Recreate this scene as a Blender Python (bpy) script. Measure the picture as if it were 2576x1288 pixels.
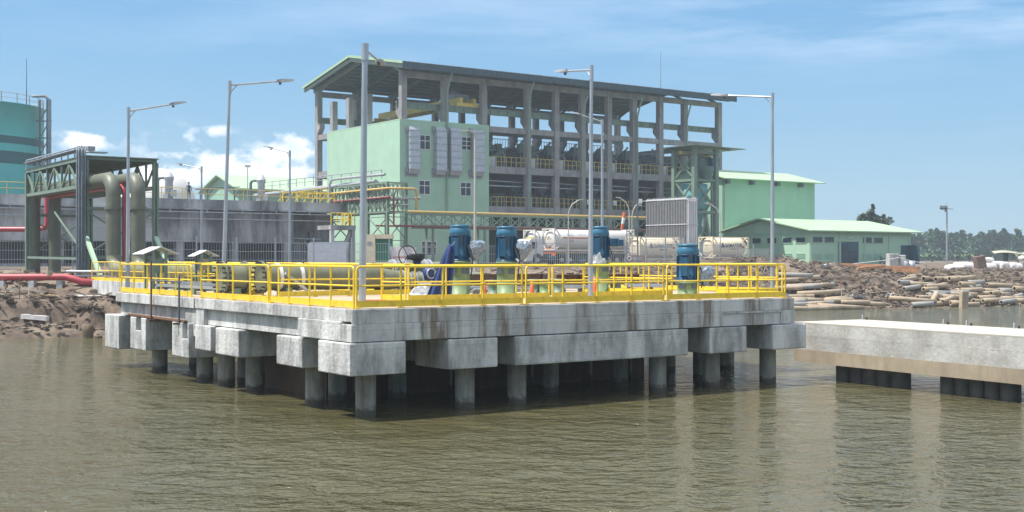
USE_HAZE = True
import bpy, math, random
from mathutils import Vector, Matrix, noise
from math import sin, cos, pi, radians, sqrt, atan2

random.seed(11)
SC = bpy.context.scene
for o in list(bpy.data.objects):
    bpy.data.objects.remove(o)
COL = SC.collection

# ------------------------------------------------------------------ camera
CAM_H = 4.2
FOC = 3087.0            # focal length in units of a 2576 px wide picture
HOR = 651.0             # row of the horizon
cd = bpy.data.cameras.new('camera')
cam = bpy.data.objects.new('camera', cd)
COL.objects.link(cam)
cam.location = (0, 0, CAM_H)
cam.rotation_euler = (radians(90) + math.atan(7.0 / FOC), 0, 0)
cd.sensor_width = 36
cd.lens = FOC / 2576 * 36
cd.clip_start = 0.5
cd.clip_end = 9000
SC.camera = cam

# ------------------------------------------------------------------ light
SUN_DIR = Vector((-0.44, -0.085, 0.90)).normalized()      # towards the sun
SUN_EL = math.asin(SUN_DIR.z)
SUN_AZ = atan2(SUN_DIR.x, SUN_DIR.y)
SC.view_settings.view_transform = 'Standard'
SC.view_settings.look = 'None'
SC.view_settings.exposure = 0.6
SC.view_settings.gamma = 1.0
SC.cycles.max_bounces = 6
SC.cycles.diffuse_bounces = 3
SC.cycles.glossy_bounces = 3
SC.cycles.transparent_max_bounces = 12
SC.cycles.volume_bounces = 0
SC.cycles.caustics_reflective = False
SC.cycles.caustics_refractive = False
sl = bpy.data.lights.new('sun', 'SUN')
sl.energy = 4.6
sl.angle = radians(0.5)
sl.color = (1.0, 0.955, 0.88)
so = bpy.data.objects.new('sun', sl)
COL.objects.link(so)
so.rotation_euler = (-SUN_DIR).to_track_quat('-Z', 'Y').to_euler()

W = bpy.data.worlds.new('World')
SC.world = W
W.use_nodes = True
nt = W.node_tree
nt.nodes.clear()
N, L = nt.nodes, nt.links


def wmath(op, a, b=None, c=None, clamp=False):
    n = N.new('ShaderNodeMath')
    n.operation = op
    n.use_clamp = clamp
    for i, v in enumerate((a, b, c)):
        if v is None:
            continue
        if isinstance(v, (int, float)):
            n.inputs[i].default_value = v
        else:
            L.new(v, n.inputs[i])
    return n.outputs[0]


sky = N.new('ShaderNodeTexSky')
sky.sky_type = 'NISHITA'
sky.sun_disc = False
sky.sun_elevation = SUN_EL
sky.sun_rotation = SUN_AZ
sky.air_density = 1.0
sky.dust_density = 0.2
sky.ozone_density = 3.0
tc = N.new('ShaderNodeTexCoord')
sep = N.new('ShaderNodeSeparateXYZ')
L.new(tc.outputs['Generated'], sep.inputs[0])
az = wmath('ARCTAN2', sep.outputs[0], sep.outputs[1])
el = wmath('ARCSINE', sep.outputs[2])


def cloud_noise(sx, sy, det, rough, off):
    cmb = N.new('ShaderNodeCombineXYZ')
    L.new(wmath('MULTIPLY', az, sx), cmb.inputs[0])
    L.new(wmath('MULTIPLY', el, sy), cmb.inputs[1])
    cmb.inputs[2].default_value = off
    t = N.new('ShaderNodeTexNoise')
    t.inputs['Scale'].default_value = 1.0
    t.inputs['Detail'].default_value = det
    t.inputs['Roughness'].default_value = rough
    L.new(cmb.outputs[0], t.inputs['Vector'])
    return t.outputs['Fac']


def blob(px, py, rx, ry, amp):
    a0, e0 = math.atan((px - 1288) / FOC), math.atan((HOR - py) / FOC)
    sx, sy = rx / FOC, ry / FOC
    dx = wmath('DIVIDE', wmath('SUBTRACT', az, a0), sx)
    dy = wmath('DIVIDE', wmath('SUBTRACT', el, e0), sy)
    d2 = wmath('ADD', wmath('MULTIPLY', dx, dx), wmath('MULTIPLY', dy, dy))
    return wmath('MULTIPLY', wmath('EXPONENT', wmath('MULTIPLY', d2, -0.8)), amp)


BL = [(235, 362, 56, 25, .95), (235, 385, 45, 12, .35), (440, 354, 52, 20, .7), (545, 336, 32, 15, .55),
      (430, 395, 75, 14, .55), (560, 416, 52, 26, 1.15), (640, 430, 60, 22, 1.0), (510, 450, 90, 24, .8),
      (735, 362, 62, 26, .8), (690, 392, 60, 12, .5), (745, 433, 50, 24, 1.0), (670, 466, 140, 22, 1.0), (-900, 395, 40, 14, .5),
      (350, 445, 85, 20, .5), (-250, 380, 160, 50, .9), (-600, 420, 260, 50, .8), (1100, 480, 300, 26, .5)]
tot = None
for b in BL:
    v = blob(*b)
    tot = v if tot is None else wmath('ADD', tot, v)
n1 = cloud_noise(26, 40, 7, .58, 1.7)
cl = wmath('ADD', wmath('MULTIPLY', tot, 0.62), wmath('MULTIPLY', wmath('SUBTRACT', n1, 0.5), 3.3))
cl = wmath('MULTIPLY', wmath('SUBTRACT', cl, 0.34), 2.6, clamp=True)
cl = wmath('MULTIPLY', cl, wmath('MULTIPLY', wmath('MULTIPLY', tot, 2.2, clamp=True), 1.0, clamp=True))
n2 = cloud_noise(24, 46, 5, .55, 9.1)
# thin high streaks
n3 = cloud_noise(3.2, 22, 6, .6, 4.4)
cir = wmath('MULTIPLY', wmath('SUBTRACT', n3, 0.47), 1.6, clamp=True)
cirb = wmath('ADD', blob(2300, 90, 520, 70, .55), wmath('ADD', blob(900, 130, 500, 60, .22), blob(1700, 40, 900, 60, .2)))
cir = wmath('MULTIPLY', wmath('MULTIPLY', cir, wmath('ADD', cirb, .05)), 2.6, clamp=True)

tint = N.new('ShaderNodeMixRGB')
tint.blend_type = 'MULTIPLY'
tint.inputs[0].default_value = 1
er = N.new('ShaderNodeValToRGB')  # upper stops add unseen bright cloud above the view to lift shade and water
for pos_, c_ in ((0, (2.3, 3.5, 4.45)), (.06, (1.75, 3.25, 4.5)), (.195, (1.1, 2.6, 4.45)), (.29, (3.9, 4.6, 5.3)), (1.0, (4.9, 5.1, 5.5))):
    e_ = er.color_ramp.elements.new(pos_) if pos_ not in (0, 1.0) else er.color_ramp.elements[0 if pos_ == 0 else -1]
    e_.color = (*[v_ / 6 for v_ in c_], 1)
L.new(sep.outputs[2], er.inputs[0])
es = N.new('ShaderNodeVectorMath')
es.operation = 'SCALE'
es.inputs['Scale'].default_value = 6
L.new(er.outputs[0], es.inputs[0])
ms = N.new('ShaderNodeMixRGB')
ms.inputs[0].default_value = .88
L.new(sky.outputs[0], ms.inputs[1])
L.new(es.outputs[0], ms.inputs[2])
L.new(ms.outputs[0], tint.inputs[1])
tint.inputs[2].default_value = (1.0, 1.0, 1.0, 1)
ccol = N.new('ShaderNodeValToRGB')
ccol.color_ramp.elements[0].position = .32
ccol.color_ramp.elements[0].color = (4.9, 5.7, 6.8, 1)
ccol.color_ramp.elements[1].position = .62
ccol.color_ramp.elements[1].color = (7.8, 7.9, 8.1, 1)
L.new(n2, ccol.inputs[0])
m0 = N.new('ShaderNodeMixRGB')
L.new(cir, m0.inputs[0])
L.new(tint.outputs[0], m0.inputs[1])
m0.inputs[2].default_value = (5.6, 6.4, 7.5, 1)
m1 = N.new('ShaderNodeMixRGB')
L.new(cl, m1.inputs[0])
L.new(m0.outputs[0], m1.inputs[1])
L.new(ccol.outputs[0], m1.inputs[2])
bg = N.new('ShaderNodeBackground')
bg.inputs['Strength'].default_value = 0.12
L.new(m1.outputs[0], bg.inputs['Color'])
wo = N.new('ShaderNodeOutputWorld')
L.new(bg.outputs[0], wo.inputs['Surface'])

# ------------------------------------------------------------------ frames
UR = Vector((0.8185, 0.5746, 0)).normalized()     # along the right-hand faces
UL = Vector((-UR.y, UR.x, 0))                     # along the left-hand faces
TH = atan2(UR.y, UR.x)
C0 = Vector((-4.107, 31.7, 0))                    # near corner of the pump deck
ZD = 2.9                                          # deck level
GZ = 3.55                                         # yard level


def P(px, Y):            # world x for a picture column at distance Y
    return (px - 1288) / FOC * Y


def Z(py, Y):
    return CAM_H + (HOR - py) / FOC * Y


def DK(a, b, z=0.0):
    v = C0 + UR * a + UL * b
    return Vector((v.x, v.y, z))


def apx(px, b):
    r = (px - 1288) / FOC
    o = C0 + UL * b
    return (r * o.y - o.x) / (UR.x - UR.y * r)


def bpx(px, a):
    r = (px - 1288) / FOC
    o = C0 + UR * a
    return (r * o.y - o.x) / (UL.x - UL.y * r)


# ------------------------------------------------------------------ mesh collector
class MB:
    def __init__(s):
        s.v, s.f, s.sm = [], [], []
        s.marks, s.nest = [], 0

    def add(s, vs, fs, smooth=False):
        n = len(s.v)
        s.v += [tuple(v) for v in vs]
        s.f += [tuple(i + n for i in f) for f in fs]
        s.sm += [smooth] * len(fs)
        return s

    def box(s, x0, x1, y0, y1, z0, z1):
        vs = [(x, y, z) for z in (z0, z1) for y in (y0, y1) for x in (x0, x1)]
        return s.add(vs, [(0, 2, 3, 1), (4, 5, 7, 6), (0, 1, 5, 4), (1, 3, 7, 5), (3, 2, 6, 7), (2, 0, 4, 6)])

    def cbox(s, c, d, rz=0.0, ry=0.0, rx=0.0):
        M = Matrix.Rotation(rz, 3, 'Z') @ Matrix.Rotation(ry, 3, 'Y') @ Matrix.Rotation(rx, 3, 'X')
        c = Vector(c)
        vs = [c + M @ Vector((x * d[0] / 2, y * d[1] / 2, z * d[2] / 2)) for z in (-1, 1) for y in (-1, 1) for x in (-1, 1)]
        return s.add(vs, [(0, 2, 3, 1), (4, 5, 7, 6), (0, 1, 5, 4), (1, 3, 7, 5), (3, 2, 6, 7), (2, 0, 4, 6)])

    def bar(s, p, q, w, h=None):
        p, q = Vector(p), Vector(q)
        h = h or w
        d = (q - p).normalized()
        up = Vector((0, 0, 1)) if abs(d.z) < .95 else Vector((1, 0, 0))
        x = d.cross(up).normalized()
        y = x.cross(d)
        vs = [c + x * (i * w / 2) + y * (j * h / 2) for c in (p, q) for i, j in ((-1, -1), (1, -1), (1, 1), (-1, 1))]
        return s.add(vs, [(0, 1, 2, 3), (7, 6, 5, 4), (0, 4, 5, 1), (1, 5, 6, 2), (2, 6, 7, 3), (3, 7, 4, 0)])

    def tube(s, p, q, r, seg=8, r2=None, caps=True):
        return s.poly([p, q], r, seg, r2, caps)

    def poly(s, pts, r, seg=8, r2=None, caps=True):
        pts = [Vector(p) for p in pts]
        n = len(pts)
        vs, fs = [], []
        d0 = (pts[1] - pts[0]).normalized()
        up = Vector((0, 0, 1)) if abs(d0.z) < .95 else Vector((1, 0, 0))
        x = d0.cross(up).normalized()
        for i, p in enumerate(pts):
            if i == 0:
                d = pts[1] - p
            elif i == n - 1:
                d = p - pts[i - 1]
            else:
                d = (pts[i + 1] - p).normalized() + (p - pts[i - 1]).normalized()
            d = d.normalized()
            x = (x - d * x.dot(d)).normalized()
            y = d.cross(x)
            k = 1.0
            if 0 < i < n - 1:
                ca = max(.35, sqrt(max(0, (1 + (pts[i + 1] - p).normalized().dot((p - pts[i - 1]).normalized())) / 2)))
                k = min(1.4, 1 / ca) if n < 4 else 1.0
            rr = r if r2 is None else r + (r2 - r) * i / (n - 1)
            for j in range(seg):
                a = 2 * pi * j / seg
                vs.append(p + (x * cos(a) + y * sin(a)) * rr * k)
        for i in range(n - 1):
            for j in range(seg):
                k = (j + 1) % seg
                fs.append((i * seg + j, i * seg + k, (i + 1) * seg + k, (i + 1) * seg + j))
        s.add(vs, fs, seg > 5)
        if caps:
            s.add([vs[j] for j in range(seg)], [tuple(range(seg))[::-1]])
            s.add([vs[(n - 1) * seg + j] for j in range(seg)], [tuple(range(seg))])
        return s

    def lathe(s, prof, c=(0, 0, 0), seg=24, axis='Z'):
        c = Vector(c)
        vs, fs = [], []
        for r, z in prof:
            for j in range(seg):
                a = 2 * pi * j / seg
                if axis == 'Z':
                    v = Vector((r * cos(a), r * sin(a), z))
                elif axis == 'X':
                    v = Vector((z, r * cos(a), r * sin(a)))
                else:
                    v = Vector((r * sin(a), z, r * cos(a)))
                vs.append(c + v)
        m = len(prof)
        for i in range(m - 1):
            for j in range(seg):
                k = (j + 1) % seg
                fs.append((i * seg + j, i * seg + k, (i + 1) * seg + k, (i + 1) * seg + j))
        return s.add(vs, fs, True)

    def disc(s, c, r, seg=16, axis='Z', h=.02):
        return s.lathe([(0.001, -h / 2), (r, -h / 2), (r, h / 2), (0.001, h / 2)], c, seg, axis)

    def ring(s, c, R, r, axis='Z', seg=20, ts=6):
        c = Vector(c)
        pts = []
        for i in range(seg + 1):
            a = 2 * pi * i / seg
            if axis == 'Z':
                v = Vector((R * cos(a), R * sin(a), 0))
            elif axis == 'X':
                v = Vector((0, R * cos(a), R * sin(a)))
            else:
                v = Vector((R * cos(a), 0, R * sin(a)))
            pts.append(c + v)
        return s.poly(pts, r, ts, caps=False)

    def prism(s, pts, d):
        pts = [Vector(p) for p in pts]
        d = Vector(d)
        n = len(pts)
        vs = pts + [p + d for p in pts]
        fs = [tuple(range(n))[::-1], tuple(range(n, 2 * n))] + [(i, (i + 1) % n, (i + 1) % n + n, i + n) for i in range(n)]
        return s.add(vs, fs)

    def slab(s, pts, t):           # sheet with thickness t below
        return s.prism(pts, (0, 0, -t))

    def grid(s, fn, nu, nv, smooth=True):
        vs = [fn(i / nu, j / nv) for j in range(nv + 1) for i in range(nu + 1)]
        fs = [(j * (nu + 1) + i, j * (nu + 1) + i + 1, (j + 1) * (nu + 1) + i + 1, (j + 1) * (nu + 1) + i)
              for j in range(nv) for i in range(nu)]
        return s.add(vs, fs, smooth)

    def data(s, name, mat):
        me = bpy.data.meshes.new(name)
        me.from_pydata(s.v, [], s.f)
        me.polygons.foreach_set('use_smooth', s.sm)
        me.materials.append(mat)
        me.update()
        return me

    def build(s, name, mat, parent=None, bevel=0, wz=True):
        z0 = ZOFF.get(parent.name, 0) if (parent is not None and wz) else 0
        if z0:
            s.v = [(x, y, z - z0) for x, y, z in s.v]
        o = bpy.data.objects.new(name, s.data(name, mat))
        COL.objects.link(o)
        if parent is not None:
            o.parent = parent
            ZOFF[o.name] = z0
        if bevel:
            b = o.modifiers.new('bevel', 'BEVEL')
            b.width = bevel
            b.segments = 2
            b.limit_method = 'ANGLE'
        return o

    def split(s, names, mat, parent=None, bevel=0):
        """one object for every primitive that was added"""
        ms = s.marks + [(len(s.v), len(s.f))]
        out = []
        for (v0, f0), (v1, f1) in zip(ms, ms[1:]):
            m = MB()
            m.v = s.v[v0:v1]
            m.f = [tuple(i - v0 for i in f) for f in s.f[f0:f1]]
            m.sm = s.sm[f0:f1]
            out.append(m.build(names, mat, parent, bevel))
        return out


def _marked(fn):
    def g(s, *a, **k):
        if s.nest == 0:
            s.marks.append((len(s.v), len(s.f)))
        s.nest += 1
        r = fn(s, *a, **k)
        s.nest -= 1
        return r
    return g


for _n in ('box', 'cbox', 'bar', 'poly', 'lathe', 'prism', 'grid'):
    setattr(MB, _n, _marked(getattr(MB, _n)))

ZOFF = {}


def tag(o, label=None, cat=None, group=None, kind=None):
    if label:
        o['label'] = label
    if cat:
        o['category'] = cat
    if group:
        o['group'] = group
    if kind:
        o['kind'] = kind
    return o


def thing(name, label, cat, loc, rz=0.0, group=None):
    o = bpy.data.objects.new(name, None)
    o.empty_display_size = .3
    COL.objects.link(o)
    o.location = loc
    o.rotation_euler = (0, 0, rz)
    tag(o, label, cat, group)
    ZOFF[o.name] = loc[2]
    return o


def children(o):
    return [c for c in COL.objects if c.parent == o]


def dup(root, loc, rz, label, group=None):
    kids = KIDS.setdefault(root.name, [(c, children(c)) for c in children(root)])
    r = root.copy()
    COL.objects.link(r)
    r.location = loc
    r.rotation_euler = (0, 0, rz)
    r['label'] = label
    if group:
        r['group'] = group
    for c, gs in kids:
        k = c.copy()
        COL.objects.link(k)
        k.parent = r
        for g in gs:
            d = g.copy()
            COL.objects.link(d)
            d.parent = k
    return r


KIDS = {}
ORD = ['first', 'second', 'third', 'fourth', 'fifth', 'sixth', 'seventh', 'eighth', 'ninth', 'tenth', 'eleventh',
       'twelfth', 'thirteenth', 'fourteenth', 'fifteenth', 'sixteenth', 'seventeenth', 'eighteenth', 'nineteenth',
       'twentieth', 'twenty-first', 'twenty-second', 'twenty-third', 'twenty-fourth', 'twenty-fifth', 'twenty-sixth']


# ------------------------------------------------------------------ materials
def mat(name, col, rough=.6, metal=0.0, var=.12, scale=2.0, bump=0.0, bscale=20.0, stain=None, sfac=.5,
        sscale=(1.6, 1.6, .25), spos=(.45, .7), spec=.5, stretch=None, fine=0.0, stain2=None):
    m = bpy.data.materials.new(name)
    m.use_nodes = True
    nt = m.node_tree
    N, L = nt.nodes, nt.links
    p = N['Principled BSDF']
    p.inputs['Roughness'].default_value = rough
    p.inputs['Metallic'].default_value = metal
    p.inputs['Specular IOR Level'].default_value = spec
    tc = N.new('ShaderNodeTexCoord')
    src = tc.outputs['Object']
    if stretch:
        mp = N.new('ShaderNodeMapping')
        mp.inputs['Scale'].default_value = stretch
        L.new(src, mp.inputs[0])
        src = mp.outputs[0]
    nz = N.new('ShaderNodeTexNoise')
    nz.inputs['Scale'].default_value = scale
    nz.inputs['Detail'].default_value = 6
    nz.inputs['Roughness'].default_value = .62
    L.new(src, nz.inputs['Vector'])
    r = N.new('ShaderNodeValToRGB')
    r.color_ramp.elements[0].position = .3
    r.color_ramp.elements[1].position = .7
    r.color_ramp.elements[0].color = (*[c * (1 - var) for c in col], 1)
    r.color_ramp.elements[1].color = (*[min(1, c * (1 + var)) for c in col], 1)
    L.new(nz.outputs['Fac'], r.inputs[0])
    out = r.outputs[0]
    if fine:
        n3 = N.new('ShaderNodeTexNoise')
        n3.inputs['Scale'].default_value = scale * 9
        n3.inputs['Detail'].default_value = 4
        L.new(src, n3.inputs['Vector'])
        mr = N.new('ShaderNodeMapRange')
        mr.inputs[3].default_value = 1 - fine
        mr.inputs[4].default_value = 1 + fine
        L.new(n3.outputs['Fac'], mr.inputs[0])
        mx = N.new('ShaderNodeVectorMath')
        mx.operation = 'SCALE'
        L.new(out, mx.inputs[0])
        L.new(mr.outputs[0], mx.inputs['Scale'])
        out = mx.outputs[0]
    for k, st in enumerate((stain, stain2)):
        if not st:
            continue
        mp = N.new('ShaderNodeMapping')
        mp.inputs['Scale'].default_value = tuple(s * (1 if k == 0 else .45) for s in sscale)
        mp.inputs['Location'].default_value = (3.3 + 7 * k, 1.7, .4)
        L.new(tc.outputs['Object'], mp.inputs[0])
        n2 = N.new('ShaderNodeTexNoise')
        n2.inputs['Scale'].default_value = 1.0
        n2.inputs['Detail'].default_value = 7
        n2.inputs['Roughness'].default_value = .66
        L.new(mp.outputs[0], n2.inputs['Vector'])
        r2 = N.new('ShaderNodeValToRGB')
        r2.color_ramp.elements[0].position = spos[0]
        r2.color_ramp.elements[1].position = spos[1]
        r2.color_ramp.elements[0].color = (0, 0, 0, 1)
        r2.color_ramp.elements[1].color = (sfac, sfac, sfac, 1)
        L.new(n2.outputs['Fac'], r2.inputs[0])
        mx = N.new('ShaderNodeMixRGB')
        L.new(r2.outputs[0], mx.inputs[0])
        L.new(out, mx.inputs[1])
        mx.inputs[2].default_value = (*st, 1)
        out = mx.outputs[0]
    L.new(out, p.inputs['Base Color'])
    if bump:
        n4 = N.new('ShaderNodeTexNoise')
        n4.inputs['Scale'].default_value = bscale
        n4.inputs['Detail'].default_value = 5
        L.new(src, n4.inputs['Vector'])
        b = N.new('ShaderNodeBump')
        b.inputs['Strength'].default_value = bump
        b.inputs['Distance'].default_value = .05
        L.new(n4.outputs['Fac'], b.inputs['Height'])
        L.new(b.outputs[0], p.inputs['Normal'])
    return m


CONC = mat('jetty_concrete', (.47, .472, .468), .85, var=.32, scale=1.3, fine=.2, bump=.5, bscale=9,
           stain=(.24, .24, .235), sfac=.75, sscale=(3.0, 3.0, .8), spos=(.46, .62), stain2=(.74, .74, .72))
CONC_STAIN = mat('stained_edge_concrete', (.49, .487, .475), .85, var=.34, scale=1.1, fine=.15, bump=.35, bscale=9,
                 stain=(.19, .145, .10), sfac=.9, sscale=(2.1, 2.1, .2), spos=(.49, .59), stain2=(.66, .66, .65))
CONC_DECK = mat('deck_top_concrete', (.42, .34, .255), .85, var=.1, scale=.7, fine=.08)
CONC_PILE = mat('pile_concrete', (.235, .225, .2), .85, var=.25, scale=3, fine=.15, bump=.4, bscale=12,
                stain=(.12, .1, .07), sfac=.7, sscale=(5, 5, .7), spos=(.45, .65), stain2=(.4, .4, .37))
CONC_BLD = mat('building_concrete', (.31, .30, .305), .9, var=.25, scale=.5, fine=.14,
               stain=(.11, .105, .11), sfac=.6, sscale=(.9, .9, .1), spos=(.45, .7), stain2=(.33, .32, .32))
CONC_BASIN = mat('basin_concrete', (.25, .255, .27), .9, var=.35, scale=.35, fine=.2,
                 stain=(.11, .11, .12), sfac=.85, sscale=(.7, .7, .14), spos=(.45, .6), stain2=(.55, .56, .57))
WHARF_SIDE = mat('wharf_side_concrete', (.45, .44, .41), .85, var=.3, scale=1.1, fine=.14, bump=.35, bscale=8,
                 stain=(.25, .24, .22), sfac=.6, sscale=(2.0, 2.0, .8), spos=(.45, .68), stain2=(.6, .61, .6))
WHARF_LOW = mat('wharf_lower_concrete', (.36, .30, .22), .85, var=.15, scale=.8, fine=.1,
                stain=(.22, .17, .12), sfac=.5, sscale=(3, 3, .6))
YEL = mat('yellow_rail_paint', (.84, .60, .035), .42, var=.07, scale=6, stain=(.40, .22, .04), sfac=.5, sscale=(5, 5, 3), spos=(.52, .68))
YEL_FAR = mat('faded_yellow_paint', (.62, .47, .12), .5, var=.1, scale=3)
YEL_CRANE = mat('crane_yellow_paint', (.75, .55, .12), .5, var=.12, scale=1.5)
GALV = mat('galvanised_steel', (.42, .45, .49), .42, .55, var=.16, scale=4, stretch=(1, 1, .3))
GALV_W = mat('beige_pole_paint', (.55, .52, .47), .5, .2, var=.1, scale=4)
DUCT = mat('duct_sheet_metal', (.50, .52, .58), .45, .35, var=.12, scale=2)
STEEL_D = mat('dark_steel', (.12, .145, .17), .5, .4, var=.25, scale=3)
GRN = mat('green_steel_paint', (.19, .26, .205), .5, var=.12, scale=2, stain=(.10, .14, .10), sfac=.4, sscale=(1, 1, .6))
GRN_L = mat('pale_green_steel_paint', (.45, .62, .46), .5, var=.07, scale=2)
GRN_WALL = mat('mint_wall_paint', (.38, .575, .43), .8, var=.07, scale=.35, fine=.05,
               stain=(.30, .47, .35), sfac=.4, sscale=(.5, .5, .12), spos=(.5, .75))
GRN_SHED = mat('mint_sheet_cladding', (.30, .51, .39), .6, var=.05, scale=.5, stain=(.2, .4, .28), sfac=.3,
               sscale=(1.5, 1.5, .1))
ROOF_L = mat('light_green_roofing', (.38, .55, .35), .5, var=.05, scale=.5, stain=(.31, .46, .3), sfac=.4, sscale=(.3, .3, .3))
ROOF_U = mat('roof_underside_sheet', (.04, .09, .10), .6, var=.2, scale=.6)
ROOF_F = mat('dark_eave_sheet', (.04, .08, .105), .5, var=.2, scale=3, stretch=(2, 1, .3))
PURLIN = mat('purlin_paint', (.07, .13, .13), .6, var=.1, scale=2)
WHITE = mat('white_frame_paint', (.75, .76, .75), .5, var=.04, scale=3)
GLASS = mat('dark_window_glass', (.018, .028, .045), .08, var=.4, scale=1.2)
TEAL = mat('teal_tank_paint', (.075, .43, .44), .6, var=.06, scale=.4)
TEAL_D = mat('dark_teal_band_paint', (.008, .10, .12), .6, var=.06, scale=.4)
TEAL_L = mat('light_teal_tank_paint', (.14, .38, .40), .45, var=.12, scale=1)
PIPE_G = mat('olive_pipe_coating', (.20, .205, .135), .48, var=.16, scale=2.5, stain=(.12, .13, .09), sfac=.5, sscale=(1, 1, 1))
PIPE_R = mat('grey_olive_pipe_coating', (.135, .145, .11), .5, var=.18, scale=1.5, stain=(.09, .10, .08), sfac=.5, sscale=(1, 1, 1))
CONDUIT = mat('grey_conduit_paint', (.17, .20, .235), .5, .2, var=.2, scale=3)
RED = mat('red_pipe_paint', (.42, .06, .075), .4, var=.12, scale=2)
SILVER = mat('insulation_cladding', (.42, .43, .43), .4, .4, var=.15, scale=2)
YPIPE = mat('yellow_gas_pipe_paint', (.55, .38, .12), .5, var=.1, scale=2)
BLUE = mat('motor_blue_paint', (.018, .085, .17), .4, var=.14, scale=5, stain=(.012, .05, .10), sfac=.6, sscale=(6, 6, 1.2))
BLUE_T = mat('motor_hood_blue_paint', (.026, .135, .24), .38, var=.08, scale=6)
GRN_P = mat('pump_base_green_paint', (.20, .29, .14), .5, var=.1, scale=5, stain=(.16, .22, .13), sfac=.4, sscale=(5, 5, 2))
RUST = mat('rusty_steel', (.17, .085, .05), .85, var=.35, scale=5, fine=.2)
RUST_W = mat('rusted_sheet_wall', (.10, .055, .03), .8, var=.3, scale=1.5, stain=(.03, .02, .015), sfac=.7, sscale=(2, 2, .3))
BEAM_D = mat('faded_brown_steel', (.19, .13, .11), .8, var=.3, scale=4, fine=.2)
PLANK = mat('timber_plank', (.48, .33, .2), .8, var=.2, scale=3, fine=.15)
WOOD_O = mat('reddish_timber', (.5, .27, .15), .8, var=.2, scale=3, fine=.15)
TARP_B = mat('navy_tarpaulin', (.02, .045, .16), .55, var=.3, scale=4)
TARP_W = mat('grey_plastic_sheet', (.30, .32, .34), .4, var=.35, scale=6)
PLAST = mat('clear_plastic_wrap', (.20, .25, .31), .2, var=.5, scale=9, stain=(.12, .2, .3), sfac=.7, sscale=(9, 9, 9))
ORANGE = mat('orange_plastic', (.72, .15, .05), .5, var=.1, scale=5)
BLACK = mat('black_rubber', (.02, .02, .022), .7, var=.2, scale=6)
IRON = mat('cast_iron', (.05, .05, .055), .6, .3, var=.3, scale=7)
CREAM = mat('cream_tank_paint', (.76, .67, .49), .42, var=.05, scale=1.5, stain=(.45, .38, .28), sfac=.45, sscale=(1.2, 1.2, .6))
TWHITE = mat('white_tank_paint', (.70, .69, .67), .38, var=.04, scale=1.5, stain=(.5, .46, .4), sfac=.3, sscale=(1, 1, .8))
CABW = mat('white_cab_paint', (.66, .67, .66), .3, var=.03, scale=2)
INK = mat('dark_lettering', (.06, .07, .10), .6, var=.1)
INKR = mat('red_lettering', (.45, .10, .07), .6, var=.1)
BAG = mat('white_woven_bag', (.62, .60, .60), .75, var=.12, scale=2.5, bump=.6, bscale=4)
PILE_OFF = mat('pile_offcut_concrete', (.44, .35, .25), .85, var=.22, scale=1.4, fine=.15,
               stain=(.26, .18, .12), sfac=.6, sscale=(1.5, 1.5, 1.5), spos=(.42, .7))
PILE_OFFG = mat('grey_pile_offcut_concrete', (.36, .35, .33), .85, var=.2, scale=1.4, fine=.15,
                stain=(.2, .16, .13), sfac=.5, sscale=(1.5, 1.5, 1.5))
ALU = mat('sky_sheen_aluminium', (.60, .60, .63), .6, .0, var=.1, scale=1.5)  # end fins and frame: reflected sky is put into the colour as a paler tone
ALU_D = mat('grey_fin_aluminium', (.33, .32, .32), .5, .15, var=.15, scale=1.5)  # same metal for the fin rows, greyer, without the painted sky sheen
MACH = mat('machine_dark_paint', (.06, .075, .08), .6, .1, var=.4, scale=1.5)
MACH_G = mat('machine_green_paint', (.11, .19, .17), .6, var=.3, scale=1.5)
PANELG = mat('panel_grey_paint', (.30, .32, .35), .6, var=.1, scale=2)
DOORB = mat('dark_blue_door_paint', (.025, .085, .12), .5, var=.15, scale=1)
BARK = mat('tree_bark', (.1, .075, .05), .9, var=.3, scale=3)
BANNER = mat('pale_banner_cloth', (.62, .60, .62), .7, var=.2, scale=4)
SKIN = mat('skin', (.30, .17, .11), .6, var=.05)
PIPE_DN = mat('downpipe_green_paint', (.24, .35, .275), .5)
RED_D = mat('dull_red_steel_paint', (.22, .05, .05), .5)
GRN_PL = mat('gusset_green_paint', (.33, .45, .35), .5)
NAVY = mat('navy_workwear', (.03, .055, .13), .8, var=.15, scale=6)
HAIR = mat('dark_hair', (.015, .012, .01), .7, var=.1)


def leafmat(name, c1, c2):
    m = bpy.data.materials.new(name)
    m.use_nodes = True
    nt = m.node_tree
    N, L = nt.nodes, nt.links
    p = N['Principled BSDF']
    p.inputs['Roughness'].default_value = .6
    tc = N.new('ShaderNodeTexCoord')
    nz = N.new('ShaderNodeTexNoise')
    nz.inputs['Scale'].default_value = .22
    nz.inputs['Detail'].default_value = 5
    L.new(tc.outputs['Object'], nz.inputs['Vector'])
    r = N.new('ShaderNodeValToRGB')
    r.color_ramp.elements[0].position = .35
    r.color_ramp.elements[1].position = .65
    r.color_ramp.elements[0].color = (*c1, 1)
    r.color_ramp.elements[1].color = (*c2, 1)
    L.new(nz.outputs['Fac'], r.inputs[0])
    L.new(r.outputs[0], p.inputs['Base Color'])
    return m


LEAF = leafmat('mangrove_foliage', (.022, .07, .034), (.05, .125, .055))
LEAF2 = leafmat('dark_tree_foliage', (.03, .055, .03), (.06, .095, .04))


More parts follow.
